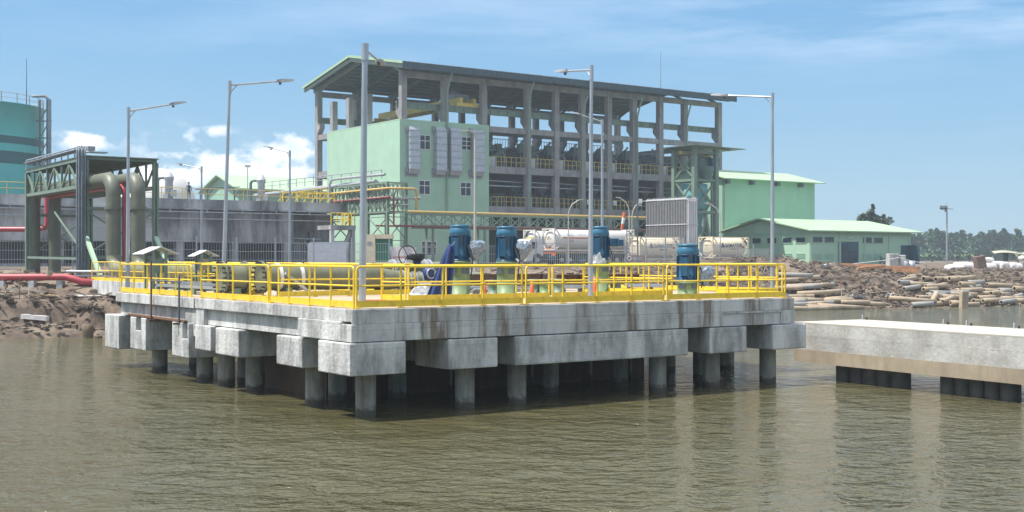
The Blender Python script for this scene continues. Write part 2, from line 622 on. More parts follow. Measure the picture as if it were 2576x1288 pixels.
# tide mark: the lowest part of the piles is dark and wet
nt = CONC_PILE.node_tree
N, L = nt.nodes, nt.links
p = N['Principled BSDF']
old = p.inputs['Base Color'].links[0].from_socket
tc = N.new('ShaderNodeTexCoord')
sp = N.new('ShaderNodeSeparateXYZ')
L.new(tc.outputs['Object'], sp.inputs[0])
n5 = N.new('ShaderNodeTexNoise')
n5.inputs['Scale'].default_value = 6
L.new(tc.outputs['Object'], n5.inputs['Vector'])
ad = N.new('ShaderNodeMath')
ad.operation = 'MULTIPLY_ADD'
L.new(n5.outputs['Fac'], ad.inputs[0])
ad.inputs[1].default_value = .35
L.new(sp.outputs[2], ad.inputs[2])
mr = N.new('ShaderNodeMapRange')
mr.inputs[1].default_value = .32
mr.inputs[2].default_value = .46
mr.inputs[3].default_value = .85
mr.inputs[4].default_value = 0
L.new(ad.outputs[0], mr.inputs[0])
mx = N.new('ShaderNodeMixRGB')
L.new(mr.outputs[0], mx.inputs[0])
L.new(old, mx.inputs[1])
mx.inputs[2].default_value = (.055, .045, .03, 1)
L.new(mx.outputs[0], p.inputs['Base Color'])


def formwork(m, wid, hgt, dark=.72):
    """shutter-board joints of cast concrete"""
    nt = m.node_tree
    N, L = nt.nodes, nt.links
    p = N['Principled BSDF']
    old = p.inputs['Base Color'].links[0].from_socket
    tc = N.new('ShaderNodeTexCoord')
    sp = N.new('ShaderNodeSeparateXYZ')
    L.new(tc.outputs['Object'], sp.inputs[0])
    ad = N.new('ShaderNodeMath')
    L.new(sp.outputs[0], ad.inputs[0])
    L.new(sp.outputs[1], ad.inputs[1])
    cb = N.new('ShaderNodeCombineXYZ')
    L.new(ad.outputs[0], cb.inputs[0])
    L.new(sp.outputs[2], cb.inputs[1])
    br = N.new('ShaderNodeTexBrick')
    br.offset = .37
    br.inputs['Scale'].default_value = 1
    br.inputs['Brick Width'].default_value = wid
    br.inputs['Row Height'].default_value = hgt
    br.inputs['Mortar Size'].default_value = .008
    br.inputs['Mortar Smooth'].default_value = .4
    br.inputs['Color1'].default_value = (1, 1, 1, 1)
    br.inputs['Color2'].default_value = (.86, .86, .87, 1)
    br.inputs['Mortar'].default_value = (dark, dark, dark, 1)
    L.new(cb.outputs[0], br.inputs['Vector'])
    mx = N.new('ShaderNodeMixRGB')
    mx.blend_type = 'MULTIPLY'
    mx.inputs[0].default_value = 1
    L.new(old, mx.inputs[1])
    L.new(br.outputs[0], mx.inputs[2])
    L.new(mx.outputs[0], p.inputs['Base Color'])


formwork(CONC, 1.9, .62)
formwork(CONC_STAIN, 2.44, .47)
formwork(WHARF_SIDE, 2.44, .5)
formwork(CONC_BASIN, 3.0, 1.9, .8)
# ------------------------------------------------------------------ water and ground
SHORE = [(-400, 66), (-60, 61), (-27, 64), (-21, 66.5), (-14, 70), (-4, 74), (6, 80), (14, 89), (22.9, 99.5), (31, 103.5),
         (47, 111), (62, 122), (80, 140), (130, 190), (3000, 1400)]


def shore(x):
    for (x0, y0), (x1, y1) in zip(SHORE, SHORE[1:]):
        if x <= x1:
            t = max(0, (x - x0) / (x1 - x0))
            return y0 + (y1 - y0) * t
    return SHORE[-1][1]


def sst(a, b, x):
    t = max(0, min(1, (x - a) / (b - a)))
    return t * t * (3 - 2 * t)


def nz(x, y, s, o=0.0, d=4):
    return noise.fractal(Vector((x * s, y * s, o)), 1.0, 2.0, d)


def ground_h(x, y):
    d = y - shore(x)
    wob = nz(x, y, .16, 3) * 1.6
    dl = d + wob
    left = .42 * sst(-1.5, 1.2, dl) + 1.55 * sst(2.6, 4.4, dl + nz(x, y, .5, 8) * 1.1) + .95 * sst(5, 13, dl) + .55 * sst(14, 40, d)
    right = 2.9 * sst(-1.0, 15, dl * .98) + .55 * sst(14, 40, d)
    w = sst(-8, 2, x)
    h = left * (1 - w) + right * w
    h += -1.2 * sst(0.8, -4, dl)
    rough = sst(-1, 2, d) * (1 - sst(24, 40, d))
    if rough > 0:
        a = .34 if x < -6 else .30
        h += rough * (nz(x, y, .45, 1) * a + abs(nz(x, y, 1.3, 5)) * .26 - .12)
        for mx, my, sx, sy, am in ((20, 112, 10, 4.5, 1.25), (31, 113, 8, 4, 1.0), (41, 117, 6, 4, .6), (10, 101, 7, 4, .9), (54, 124, 7, 4, .5)):
            e = ((x - mx) / sx) ** 2 + ((y - my) / sy) ** 2
            if e < 6:
                h += am * math.exp(-e)
    return h


def axis_vals(a, b, st, ext, far):
    v = []
    x = a
    while x <= b:
        v.append(x)
        x += st
    g = st
    lo, hi = a, v[-1]
    left, right = [], []
    while hi < far:
        g *= ext
        hi += g
        right.append(hi)
    g = st
    while lo > -far:
        g *= ext
        lo -= g
        left.append(lo)
    return left[::-1] + v + right


xs = axis_vals(-46, 70, .36, 1.3, 3500)
ds = [-12, -8, -5, -3.5] + [-2.5 + .34 * i for i in range(112)]
g = .4
while ds[-1] < 6000:
    g *= 1.28
    ds.append(ds[-1] + g)
vs = []
for d in ds:
    for x in xs:
        y = shore(x) + d
        vs.append((x, y, ground_h(x, y)))
nx = len(xs)
fs = [(j * nx + i, j * nx + i + 1, (j + 1) * nx + i + 1, (j + 1) * nx + i) for j in range(len(ds) - 1) for i in range(nx - 1)]
GROUND = mat('site_dirt', (.125, .092, .070), .95, var=.5, scale=.8, fine=.45, bump=1.0, bscale=3.2,
             stain=(.07, .052, .042), sfac=.85, sscale=(.9, .9, .9), spos=(.47, .60), stain2=(.24, .19, .145))
m = MB()
m.add(vs, fs, True)
tag(m.build('ground', GROUND), kind='structure')

wm = bpy.data.materials.new('river_water')
wm.use_nodes = True
nt = wm.node_tree
N, L = nt.nodes, nt.links
p = N['Principled BSDF']
p.inputs['Base Color'].default_value = (.105, .092, .045, 1)
p.inputs['Roughness'].default_value = .04
p.inputs['IOR'].default_value = 1.4
tc = N.new('ShaderNodeTexCoord')
# muddy variation
nzz = N.new('ShaderNodeTexNoise')
nzz.inputs['Scale'].default_value = .07
nzz.inputs['Detail'].default_value = 5
L.new(tc.outputs['Object'], nzz.inputs['Vector'])
rr = N.new('ShaderNodeValToRGB')
rr.color_ramp.elements[0].position = .3
rr.color_ramp.elements[1].position = .7
rr.color_ramp.elements[0].color = (.076, .070, .030, 1)
rr.color_ramp.elements[1].color = (.104, .095, .050, 1)
L.new(nzz.outputs['Fac'], rr.inputs[0])
L.new(rr.outputs[0], p.inputs['Base Color'])
prev = None
for sc, st, dist, strength, det in (((.35, .45, 1), 1.0, .5, 1.0, 2), ((1.2, 1.5, 1), 1.0, .34, 1.0, 3), ((3.0, 3.9, 1), 1.0, .15, 1.0, 3), ((8, 10, 1), 1.0, .035, 1.0, 2)):
    mp = N.new('ShaderNodeMapping')
    mp.inputs['Scale'].default_value = sc
    mp.inputs['Rotation'].default_value = (0, 0, .25)
    L.new(tc.outputs['Object'], mp.inputs[0])
    n = N.new('ShaderNodeTexNoise')
    n.inputs['Scale'].default_value = st
    n.inputs['Detail'].default_value = det
    n.inputs['Roughness'].default_value = .55
    n.inputs['Distortion'].default_value = .6
    L.new(mp.outputs[0], n.inputs['Vector'])
    b = N.new('ShaderNodeBump')
    b.inputs['Strength'].default_value = strength
    b.inputs['Distance'].default_value = dist
    L.new(n.outputs['Fac'], b.inputs['Height'])
    if prev:
        L.new(prev, b.inputs['Normal'])
    prev = b.outputs[0]
# calmer and choppier patches
wn = N.new('ShaderNodeTexNoise')
wn.inputs['Scale'].default_value = .09
wn.inputs['Detail'].default_value = 3
L.new(tc.outputs['Object'], wn.inputs['Vector'])
wr = N.new('ShaderNodeMapRange')
wr.inputs[1].default_value = .35
wr.inputs[2].default_value = .65
wr.inputs[3].default_value = .45
wr.inputs[4].default_value = 1.0
L.new(wn.outputs['Fac'], wr.inputs[0])
for n_ in [q for q in N if q.type == 'BUMP']:
    mm_ = N.new('ShaderNodeMath')
    mm_.operation = 'MULTIPLY'
    mm_.inputs[1].default_value = n_.inputs['Strength'].default_value
    L.new(wr.outputs[0], mm_.inputs[0])
    L.new(mm_.outputs[0], n_.inputs['Strength'])
L.new(prev, p.inputs['Normal'])
m = MB()
m.add([(-3500, -400, 0), (3500, -400, 0), (3500, 5000, 0), (-3500, 5000, 0)], [(0, 1, 2, 3)])
tag(m.build('water', wm), kind='structure')


# rubble lying over the banks: nobody could count it
def rock(m, c, r):
    n1, n2 = 5, 3
    vs = [c + Vector((0, 0, -r * .6))]
    sq = random.uniform(.5, .9)
    a0 = random.random() * 6
    el_ = random.uniform(.6, 1.7)
    for j in range(1, n2):
        ph = -pi / 2 + pi * j / n2
        for i in range(n1):
            a = a0 + 2 * pi * i / n1
            k = r * random.uniform(.7, 1.2)
            vs.append(c + Vector((cos(a) * cos(ph) * k * el_, sin(a) * cos(ph) * k, sin(ph) * k * sq)))
    vs.append(c + Vector((0, 0, r * .6 * sq)))
    fs = [(0, 1 + (i + 1) % n1, 1 + i) for i in range(n1)]
    for i in range(n1):
        k = (i + 1) % n1
        fs.append((1 + i, 1 + k, 1 + n1 + k, 1 + n1 + i))
    t = len(vs) - 1
    fs += [(1 + n1 + i, 1 + n1 + (i + 1) % n1, t) for i in range(n1)]
    m.add(vs, fs)


def gp(x, y, dz=0.0):
    return Vector((x, y, ground_h(x, y) + dz))


rng = random.Random(5)
m1, m2 = MB(), MB()
for k in range(9000):
    x = rng.uniform(-44, 64)
    d = abs(rng.gauss(0, 1)) * 6 if rng.random() < .7 else rng.uniform(0, 26)
    y = shore(x) + d
    r = rng.choice((.06, .08, .1, .13, .16, .24)) * rng.uniform(.8, 1.3)
    if x > -6:
        r *= 1.15
    random.seed(k)
    rock(m1 if rng.random() < .72 else m2, gp(x, y, r * .1), r)
ROCK_D = mat('brown_rubble_stone', (.115, .088, .07), .95, var=.45, scale=.9, fine=.3)
ROCK_L = mat('pale_rubble_stone', (.27, .225, .175), .9, var=.3, scale=.9, fine=.2)
tag(m1.build('brown_rubble', ROCK_D), 'brown lumps of earth and stone scattered over the river bank', 'rubble', kind='stuff')
tag(m2.build('pale_rubble', ROCK_L), 'pale broken concrete and stone scattered over the river bank', 'rubble', kind='stuff')
random.seed(12)
# driftwood splinters and reinforcement scraps tangled in the dirt
m = MB()
for k in range(2600):
    x = rng.uniform(-2, 58) if k % 4 else rng.uniform(-42, -16)
    y = shore(x) + rng.uniform(2, 18)
    a = rng.uniform(0, pi)
    l = rng.uniform(.4, 1.7)
    c = gp(x, y, .12)
    v = Vector((cos(a), sin(a) * .6, rng.uniform(-.3, .35))) * l / 2
    m.bar(c - v, c + v, rng.uniform(.04, .11), rng.uniform(.03, .07))
tag(m.build('tangled_debris', mat('weathered_splinter_wood', (.22, .175, .135), .9, var=.4, scale=1.2)),
    'tangle of splintered timber and scrap strewn on the bank', 'debris', kind='stuff')

# ------------------------------------------------------------------ pump deck (jetty)
J = thing('pump_jetty', 'grey concrete pump platform on round piles with square caps standing in the water', 'jetty', (C0.x, C0.y, 0), TH)
B = 0.02
MB().box(0, 16.5, 0, 11.12, 2.6, ZD).build('deck_slab', CONC_DECK, J)
MB().box(16.555, 19.95, 3.4, 14.2, 2.6, ZD - .004).build('deck_slab', CONC_DECK, J)
MB().box(19.96, 20.05, 3.35, 14.2, 2.04, ZD - .01).box(16.56, 19.95, 3.3, 3.39, 2.04, ZD - .01).build('edge_beam', CONC, J)
MB().box(18.0, 19.6, 4.2, 5.8, 1.2, 2.01).build('pile_cap', CONC, J, .03)
MB().box(18.0, 19.6, 11.5, 13.1, 1.2, 2.01).build('pile_cap', CONC, J, .03)
MB().box(0, 8.2, 11.2, 19.6, 2.6, ZD).build('deck_slab', CONC_DECK, J)
# edge beams: a thin skin of stained upstand round the slab, then deeper beams
m = MB()
m.box(-.05, 16.55, -.05, -.002, 2.5, ZD - .012)
m.box(16.502, 16.55, -.002, 11.1, 2.5, ZD - .012)
m.build('slab_edge', CONC_STAIN, J, .015)
m = MB()
m.box(-.05, -.002, .0, 11.12, 2.56, ZD - .012)
m.build('slab_edge', CONC, J, .012)
m = MB()
m.box(-.05, -.002, 11.24, 19.6, 2.54, ZD - .004)
m.build('slab_edge', CONC, J, .02)
m = MB()
m.box(-.09, 2.6, -.085, .5, 2.04, 2.497)
m.build('edge_beam', CONC_STAIN, J, .015)
MB().box(2.603, 13.2, -.065, .5, 2.04, 2.497).build('edge_beam', CONC_STAIN, J, .01)
m = MB()
m.box(13.203, 15.9, -.02, .5, 2.04, 2.42)
m.build('edge_beam', CONC_STAIN, J)
m = MB()
m.box(15.903, 16.55, -.065, .5, 2.04, 2.497)
m.box(13.203, 15.9, -.065, -.022, 2.425, 2.497)
m.build('edge_beam', CONC, J, .01)
MB().box(-.10, .5, .503, 3.1, 2.04, 2.557).build('edge_beam', CONC, J, .02)
MB().box(.12, .5, 3.103, 10.4, 2.04, 2.58).build('edge_beam', CONC, J)
MB().box(-.02, .5, 10.403, 11.1, 2.0, 2.557).build('edge_beam', CONC, J, .02)
MB().box(.14, .5, 11.16, 19.55, 2.04, 2.54).build('edge_beam', CONC, J)
MB().box(.03, .5, 11.25, 12.3, 1.6, 2.535).build('corbel', CONC, J, .02)
MB().box(16.05, 16.5, .503, 11.1, 2.04, 2.497).build('edge_beam', CONC, J)
MB().box(.503, 16.0, 10.6, 11.1, 2.04, 2.597).build('edge_beam', CONC, J)
MB().box(.503, 8.2, 19.1, 19.55, 2.04, 2.597).build('edge_beam', CONC, J)
MB().box(7.75, 8.2, 11.3, 19.0, 2.04, 2.597).build('edge_beam', CONC, J)
# pile caps  (a0, a1, b0, b1, z0, z1, proud)
CAPS = [(-.16, 1.5, -.14, 1.72, 1.17, 2.02), (2.85, 4.47, -.1, 1.7, 1.19, 2.01), (5.07, 11.68, -.1, 1.6, 1.19, 2.01),
        (12.61, 14.26, -.1, 1.7, 1.19, 2.01), (15.48, 17.1, -.1, 1.6, 1.19, 2.01),
        (-.1, 1.6, 2.83, 4.53, 1.17, 2.01), (-.1, 1.7, 7.31, 9.19, 1.17, 2.01), (-.04, 1.6, 9.75, 11.14, 1.2, 2.02),
        (15.3, 17.0, 5.0, 6.6, 1.19, 2.01), (15.3, 17.0, 9.2, 10.8, 1.19, 2.01), (12.4, 14.1, 9.4, 11.0, 1.19, 2.01),
        (3.5, 5.1, 2.9, 4.5, 1.19, 2.01)]
for c in CAPS:
    MB().box(*c).build('pile_cap', CONC if c[0] < 2 else CONC, J, .035)


def notched_cap(a0, a1, b0, b1, z0, z1, n0, n1, nz_):
    m = MB()
    # outline in the b-z plane with a slot cut into the top
    pts = [(a0, b0, z0), (a0, b1, z0), (a0, b1, z1), (a0, n1, z1), (a0, n1, nz_), (a0, n0, nz_), (a0, n0, z1), (a0, b0, z1)]
    m.prism(pts, (.35, 0, 0))
    m.box(a0 + .353, a1, b0, b1, z0, z1 - .01)
    return m


notched_cap(-.12, 1.8, 15.86, 17.6, .86, 2.03, 16.4, 16.95, 1.55).build('pile_cap', CONC, J, .02)
notched_cap(-.12, 1.6, 11.5, 13.1, .88, 2.03, 11.62, 12.1, 1.5).build('pile_cap', CONC, J, .02)
MB().box(-.12, 1.6, 19.0, 20.75, .72, 2.02).build('pile_cap', CONC, J, .035)
PILES = [(.8, .8), (3.95, .8), (5.75, .8), (11.2, .8), (13.54, .8), (16.18, .8),
         (.75, 3.75), (.85, 8.3), (.8, 10.5), (.75, 12.3), (.7, 16.7), (2.3, 17.2), (1.9, 4.6), (1.7, 11.0),
         (3.6, 4.0), (8.3, 2.6), (13.2, 5.2), (16.2, 5.8), (12.0, 10.2), (16.1, 10.0), (5.0, 8.0), (5.0, 12.5), (7.4, 16.0),
         (4.5, 17.5), (3.0, 8.5), (2.9, 12.2), (15.0, 2.8), (11.4, 2.9), (18.4, 4.95), (18.8, 12.3)]
for a, b in PILES:
    MB().tube((a, b, -1.5), (a, b, 1.3 if b > 2 or True else 1.2), .28, 20).build('pile', CONC_PILE, J)
m = MB()
m.box(1.6, 14.1, 4.75, 4.85, -1.2, 2.04)
m.box(14.0, 14.1, 4.85, 9.2, -1.2, 2.04)
m.box(1.6, 1.7, 4.85, 9.2, -1.2, 2.04)
m.split('sheet_wall', RUST_W, J)
for a in (2.5, 3.1, 5.9, 8.7, 9.1, 11.6, 13.4):
    MB().box(a, a + .09, 4.69, 4.745, -1, 2.03).build('wall_stiffener', CONC_PILE, J)
# rusty gantry hanging on the outside of the left edge
G_ = thing('rusty_scaffold_gantry', 'rusty plank gangway with two upright pipes hung along the left edge of the platform', 'gangway', tuple(DK(-.5, 12, 2.06)), TH)
m = MB()
for k in range(2):
    o = .46 + k * .11
    m.bar((o, .1 * k, 2.08), (o, 6.0 + .2 * k, 2.10), .1, .06)
m.build('gangway_plank', RUST, G_)
for b in (.35, 3.2):
    MB().tube((.36, b, 1.95), (.36, b, 4.15 if b > 1 else 3.65), .035, 8).build('upright_pipe', RUST if b > 1 else STEEL_D, G_)
MB().tube((.36, .2, 3.42), (.36, 3.3, 3.42), .025, 8).build('cross_pipe', STEEL_D, G_)
MB().bar((.2, 3.0, 1.99), (.62, 3.0, 1.99), .07).bar((.2, .5, 1.99), (.62, .5, 1.99), .07).split('bracket', RUST, G_)

# walkway to the shore
WK = thing('access_walkway', 'concrete pipe walkway running from the platform to the left bank', 'walkway', tuple(DK(6.85, 19.65, 0)), TH)
MB().box(0, 3.9, 0, 27.5, 2.62, ZD).build('deck_slab', CONC_DECK, WK)
MB().box(-.06, -.003, 0, 27.5, 2.1, ZD + .02).build('edge_beam', CONC, WK, .01)
MB().box(3.903, 3.95, 0, 27.5, 2.1, ZD).build('edge_beam', CONC, WK)
MB().box(-.06, 3.9, 27.503, 27.55, 1.95, ZD + .02).build('edge_beam', CONC, WK)
for b in (24.9, 14, 4.5):
    MB().box(-1.3 if b > 20 else -.4, 4.4, b - 1.0, b + 1.0, 1.15, 2.08).build('pile_cap', CONC, WK, .04)
    for a in (.3, 3.2):
        MB().tube((a, b, -1.5), (a, b, 1.2), .28, 16).build('pile', CONC_PILE, WK)
MB().box(-1.9, -.15, 3.2, 5.0, 1.0, 2.5).build('side_block', CONC, WK, .03)


# ------------------------------------------------------------------ yellow railing panels
def rail_panel(p0, p1, zz, n, label, group, h=1.1, toe=.17, mt=YEL, name='railing_panel', r=.031):
    p0, p1 = Vector((p0[0], p0[1], 0)), Vector((p1[0], p1[1], 0))
    d = p1 - p0
    Lh = d.length
    T = thing(name, label, 'railing', (p0.x, p0.y, zz), atan2(d.y, d.x), group)
    jr = random.Random(int(p0.x * 100 + p0.y * 17))
    h += jr.uniform(-.012, .012)

    def plate(m, x):
        return m.cbox((x, 0, zz + .012), (.15, .15, .02))
    c = .1
    pts = [(0, 0, zz), (0, 0, zz + h - c), (c * .3, 0, zz + h - c * .3), (c, 0, zz + h), (Lh - c, 0, zz + h), (Lh - c * .3, 0, zz + h - c * .3),
           (Lh, 0, zz + h - c), (Lh, 0, zz)]
    plate(plate(MB().poly(pts, r, 8), 0), Lh).build('frame', mt, T)
    for k in range(n):
        x = Lh * (k + 1) / (n + 1) + jr.uniform(-.02, .02)
        plate(MB().tube((x, 0, zz), (x + jr.uniform(-.012, .012), 0, zz + h), r * .95, 8), x).build('post', mt, T)
    MB().tube((0, 0, zz + h * .54), (Lh, 0, zz + h * .54), r * .8, 8).build('mid_rail', mt, T)
    MB().box(0, Lh, -.012, .012, zz + .03, zz + .03 + toe).build('toe_board', mt, T)
    return T


G1 = 'yellow railing panels round the platform'
E = .13
rail_panel(DK(.17, E), DK(5.46, E), ZD, 3, 'yellow railing panel on the front edge, starting at the near corner of the platform', G1)
rail_panel(DK(5.60, E), DK(10.85, E), ZD, 3, 'yellow railing panel on the front edge, passing before the lamp post amid the platform front', G1)
rail_panel(DK(10.99, E), DK(16.3, E), ZD, 3, 'yellow railing panel on the front edge, before the lone low blue pump', G1)
rail_panel(DK(E, .2), DK(E, 5.45), ZD, 3, 'yellow railing panel on the left edge, next to the near corner of the platform', G1)
rail_panel(DK(E, 5.59), DK(E, 11.0), ZD, 3, 'yellow railing panel on the left edge, just before the gap in the rail', G1)
rail_panel(DK(E, 11.9), DK(E, 19.45), ZD, 4, 'long yellow railing panel on the far left edge behind the rusty upright pipes', G1)
rail_panel(DK(16.35, .3), DK(16.35, 3.4), ZD, 1, 'short yellow railing panel on the right edge at the front right corner', G1)
rail_panel(DK(16.5, 3.55), DK(19.65, 3.55), ZD, 2, 'yellow railing panel behind the front right corner, beside the last lamp post', G1)
rail_panel(DK(19.75, 3.7), DK(19.75, 8.9), ZD, 3, 'yellow railing panel on the far right edge behind the lone low blue pump', G1)
rail_panel(DK(19.75, 9.05), DK(19.75, 14.0), ZD, 3, 'yellow railing panel on the far right edge, left of the low blue pump', G1)
rail_panel(DK(3.7, 5.15), DK(3.84, 3.92), ZD, 0, 'short narrow yellow railing panel closing the left end of the inner pump enclosure', G1)
rail_panel(DK(3.9, 3.85), DK(9.2, 3.85), ZD, 3, 'inner yellow railing panel before the two blue pumps with wrapped boxes', G1)
rail_panel(DK(9.34, 3.85), DK(14.6, 3.85), ZD, 3, 'inner yellow railing panel left of the lone low blue pump', G1)
rail_panel(DK(14.7, 3.95), DK(14.7, 8.9), ZD, 3, 'inner yellow railing panel closing the right side of the pump enclosure', G1)
rail_panel(DK(2.4, 9.9), DK(7.7, 9.9), ZD, 3, 'inner yellow railing panel in front of the big olive pipe', G1)
rail_panel(DK(1.3, 12.3), DK(2.9, 12.3), ZD, 1, 'short yellow railing panel beside the bolted flanges of the big olive pipe', G1)
rail_panel(DK(8.05, 12.1), DK(8.05, 19.3), ZD, 4, 'yellow railing panel on the far side behind the big olive pipe', G1)
rail_panel(DK(2.6, 19.4), DK(6.6, 19.4), ZD, 3, 'yellow railing panel across the back end of the left deck part', G1)
WKR = 'yellow railing panels of the shore walkway'
wl = ['nearest the platform', 'second from the platform', 'beside the small roofed cabinet', 'fourth from the platform', 'nearest the left bank']
for k in range(5):
    rail_panel(DK(6.95, 19.9 + k * 5.42), DK(6.95, 19.9 + k * 5.42 + 5.3), ZD, 3, 'yellow railing panel on the near side of the walkway, ' + wl[k], WKR)
for k in range(5):
    rail_panel(DK(10.6, 19.9 + k * 5.42), DK(10.6, 19.9 + k * 5.42 + 5.3), ZD, 3, 'yellow railing panel on the far side of the walkway, ' + wl[k], WKR)


# ------------------------------------------------------------------ street lamps
def street_lamp(base, h, armv, label, group, r0=.1, r1=.055, m1=GALV, bend=False, lean=0.0, head=.55):
    T = thing('street_lamp', label, 'street lamp', tuple(base), 0, group)
    z0 = base[2]
    MB().cbox((0, 0, z0 + .015), (.38, .38, .03)).build('base_plate', m1, T)
    top = Vector((lean, 0, z0 + h))
    m = MB()
    pts = [(0, 0, z0), tuple(top)]
    m.poly(pts, r0, 12, r1)
    m.build('pole', m1, T)
    a = Vector(armv)
    st = top - Vector((0, 0, .12))
    if bend:
        pts = []
        for k in range(9):
            t = k / 8
            pts.append(top + Vector((a.x * (1 - cos(t * pi / 2)), a.y * (1 - cos(t * pi / 2)), a.z * sin(t * pi / 2))))
        MB().poly(pts, r1 * .9, 8).build('arm', m1, T)
        end = pts[-1]
        dirv = Vector((a.x, a.y, 0)).normalized()
    else:
        dirv = a.normalized()
        end = st + a
        MB().tube(st, end, .032, 8).build('arm', m1, T)
        hz = Vector((a.x, a.y, 0)).normalized()
        MB().tube(st - Vector((0, 0, .3)), st + a * .16, .02, 6).tube(top - Vector((0, 0, .45)), top + Vector((0, 0, .04)), r1 * 1.35, 12).build('bracket', m1, T)
    m = MB()
    side = dirv.cross(Vector((0, 0, 1))).normalized()
    up = side.cross(dirv)
    def q(s, w, u):
        return end + dirv * s + side * w + up * u
    L_ = head
    vs = [q(-.1, -.05, -.03), q(-.1, .05, -.03), q(-.1, .05, .06), q(-.1, -.05, .06),
          q(.15, -.14, -.04), q(.15, .14, -.04), q(.15, .11, .07), q(.15, -.11, .07),
          q(L_, -.13, -.03), q(L_, .13, -.03), q(L_, .11, .02), q(L_, -.11, .02)]
    fs = [(3, 2, 1, 0), (8, 9, 10, 11)]
    for o in (0, 4):
        for i in range(4):
            k = (i + 1) % 4
            fs.append((o + i, o + k, o + k + 4, o + i + 4))
    m.add(vs, fs)
    m.build('lamp_head', PANELG if not bend else GALV_W, T)
    MB().tube(q(.02, 0, -.05), q(.02, 0, -.13), .05, 8).build('sensor', STEEL_D, T)
    return T


GL = 'street lamps on the pump platform'


def lamp_at(px, a, b, toppx, toppy, armend, label, lean=0, depthd=None, r0=.085, r1=.05):
    p = DK(a, b, ZD)
    h = Z(toppy, p.y) - ZD
    xe, ye = armend
    armx = P(xe, p.y) - P(toppx, p.y)
    armz = Z(ye, p.y) - Z(toppy, p.y)
    street_lamp(p, h, (armx, depthd, armz), label, GL, lean=lean, r0=r0, r1=r1)


lamp_at(321, .35, bpx(321, .35), 321, 272, (415, 247), 'tall grey lamp post at the far left corner of the platform', .03, .9)
lamp_at(561, 2.26, bpx(561, 2.26), 577, 206, (690, 187), 'tall grey lamp post leaning slightly right beside the bolted pipe flanges', .24, .9)
lamp_at(911, 1.9, bpx(911, 1.9), 918, 113, (936, 119), 'tallest grey lamp post at the near corner of the platform', .08, 1.7, r0=.105, r1=.08)
lamp_at(1485, apx(1485, 3.2), 3.2, 1490, 167, (1430, 152), 'grey lamp post amid the front railing with its arm pointing left and back', .04, 1.5)
lamp_at(1943, apx(1943, 4.0), 4.0, 1943, 236, (1836, 223), 'grey lamp post at the right corner of the platform', 0, 1.0, r0=.085)

# ------------------------------------------------------------------ pumps
def pump(a, b, zb, ped, r, hm, label, wrap=True, box=None, name='vertical_pump', boxdir=.4, big=True):
    p = DK(a, b, zb)
    T = thing(name, label, 'pump', tuple(p), 0, 'blue vertical pumps on the platform')
    z = zb
    MB().lathe([(0.01, z), (r * 1.25, z), (r * 1.25, z + .05), (r, z + .05), (r, z + ped - .06), (r * 1.12, z + ped - .06), (r * 1.12, z + ped), (.01, z + ped)], (0, 0, 0), 28).build('pump_base', GRN_P, T)
    m = MB()
    for k in range(2):
        an = -pi / 2 + (-.75 if k else .6)
        m.cbox((cos(an) * r * .99, sin(an) * r * .99, z + ped * .72), (.26, .05, .16), an + pi / 2)
    m.split('base_window', STEEL_D, T)
    z += ped
    MB().lathe([(.01, z), (r * 1.08, z), (r * 1.08, z + .05), (r * .95, z + .06), (r * .95, z + hm * .70), (r * 1.02, z + hm * .71),
                (.01, z + hm * .71)], (0, 0, 0), 28).build('motor_body', BLUE, T)
    m = MB()
    for k in range(10):
        an = 2 * pi * k / 10 + .2
        m.cbox((cos(an) * r * .99, sin(an) * r * .99, z + hm * .39), (.035, .10, hm * .58), an + pi / 2)
    for k in range(0, 10, 3):
        an = 2 * pi * k / 10 + .5
        m.cbox((cos(an) * r * .98, sin(an) * r * .98, z + hm * .4), (.2, .06, hm * .5), an + pi / 2)
    m.build('cooling_rib', BLUE, T)
    MB().lathe([(r * .96, z + hm * .70), (r * 1.06, z + hm * .715), (r * 1.07, z + hm * .80), (r * .98, z + hm * .90), (r * .9, z + hm * .925),
                (r * .9, z + hm * .93)], (0, 0, 0), 28).build('fan_hood', BLUE_T, T)
    MB().lathe([(.01, z + hm * .92), (r * .95, z + hm * .925), (r * 1.0, z + hm * .945), (r * 1.0, z + hm * .97), (r * .95, z + hm * .99), (r * .6, z + hm), (.01, z + hm)], (0, 0, 0), 28).build('top_cap', BLUE_T, T)
    MB().lathe([(r * 1.04, z + hm * .695), (r * 1.1, z + hm * .70), (r * 1.1, z + hm * .715), (r * 1.04, z + hm * .72)], (0, 0, 0), 28).build('hood_ring', BLUE, T)
    # terminal box on the right
    bz = z + hm * box
    bx = r + .16
    m = MB()
    m.cbox((bx, -.12, bz), (.34, .34, .30), .3)
    m.cbox((bx + .24, -.16, bz - .01), (.22, .30, .24), .3)
    tb = m.build('terminal_box', BLUE if not wrap else PANELG, T, .02)
    m = MB()
    m.poly([(r * .8, -.3, z + hm * .45), (r + .05, -.35, z + hm * .3), (r + .12, -.3, z + .1), (r + .05, -.3, z - ped * .4)], .022, 6)
    m.build('cable', BLACK, T)
    if wrap:
        w = MB()
        rs = random.Random(int(a * 10))

        def f(u, v):
            an = 2 * pi * u
            ph = -pi / 2 + pi * v
            k = 1 + .16 * noise.noise(Vector((cos(an) * 2.3 + a, sin(an) * 2.3, v * 5)))
            dz = sin(ph)
            x = bx + .08 + cos(an) * cos(ph) ** .6 * .31 * k if abs(cos(ph)) > 1e-6 else bx + .08
            y = -.14 + (sin(an) * max(0, cos(ph)) ** .6 * .26 * k)
            zz = bz - .03 + dz * .21 * k
            if dz < -.4:
                s = (-.4 - dz) / .6
                zz -= s * .26
                x = x * (1 - s * .5) + (bx - .08) * s * .5
            return (x, y, zz)
        w.grid(f, 26, 16, False)
        w.build('plastic_wrap', PLAST, T)
    return T


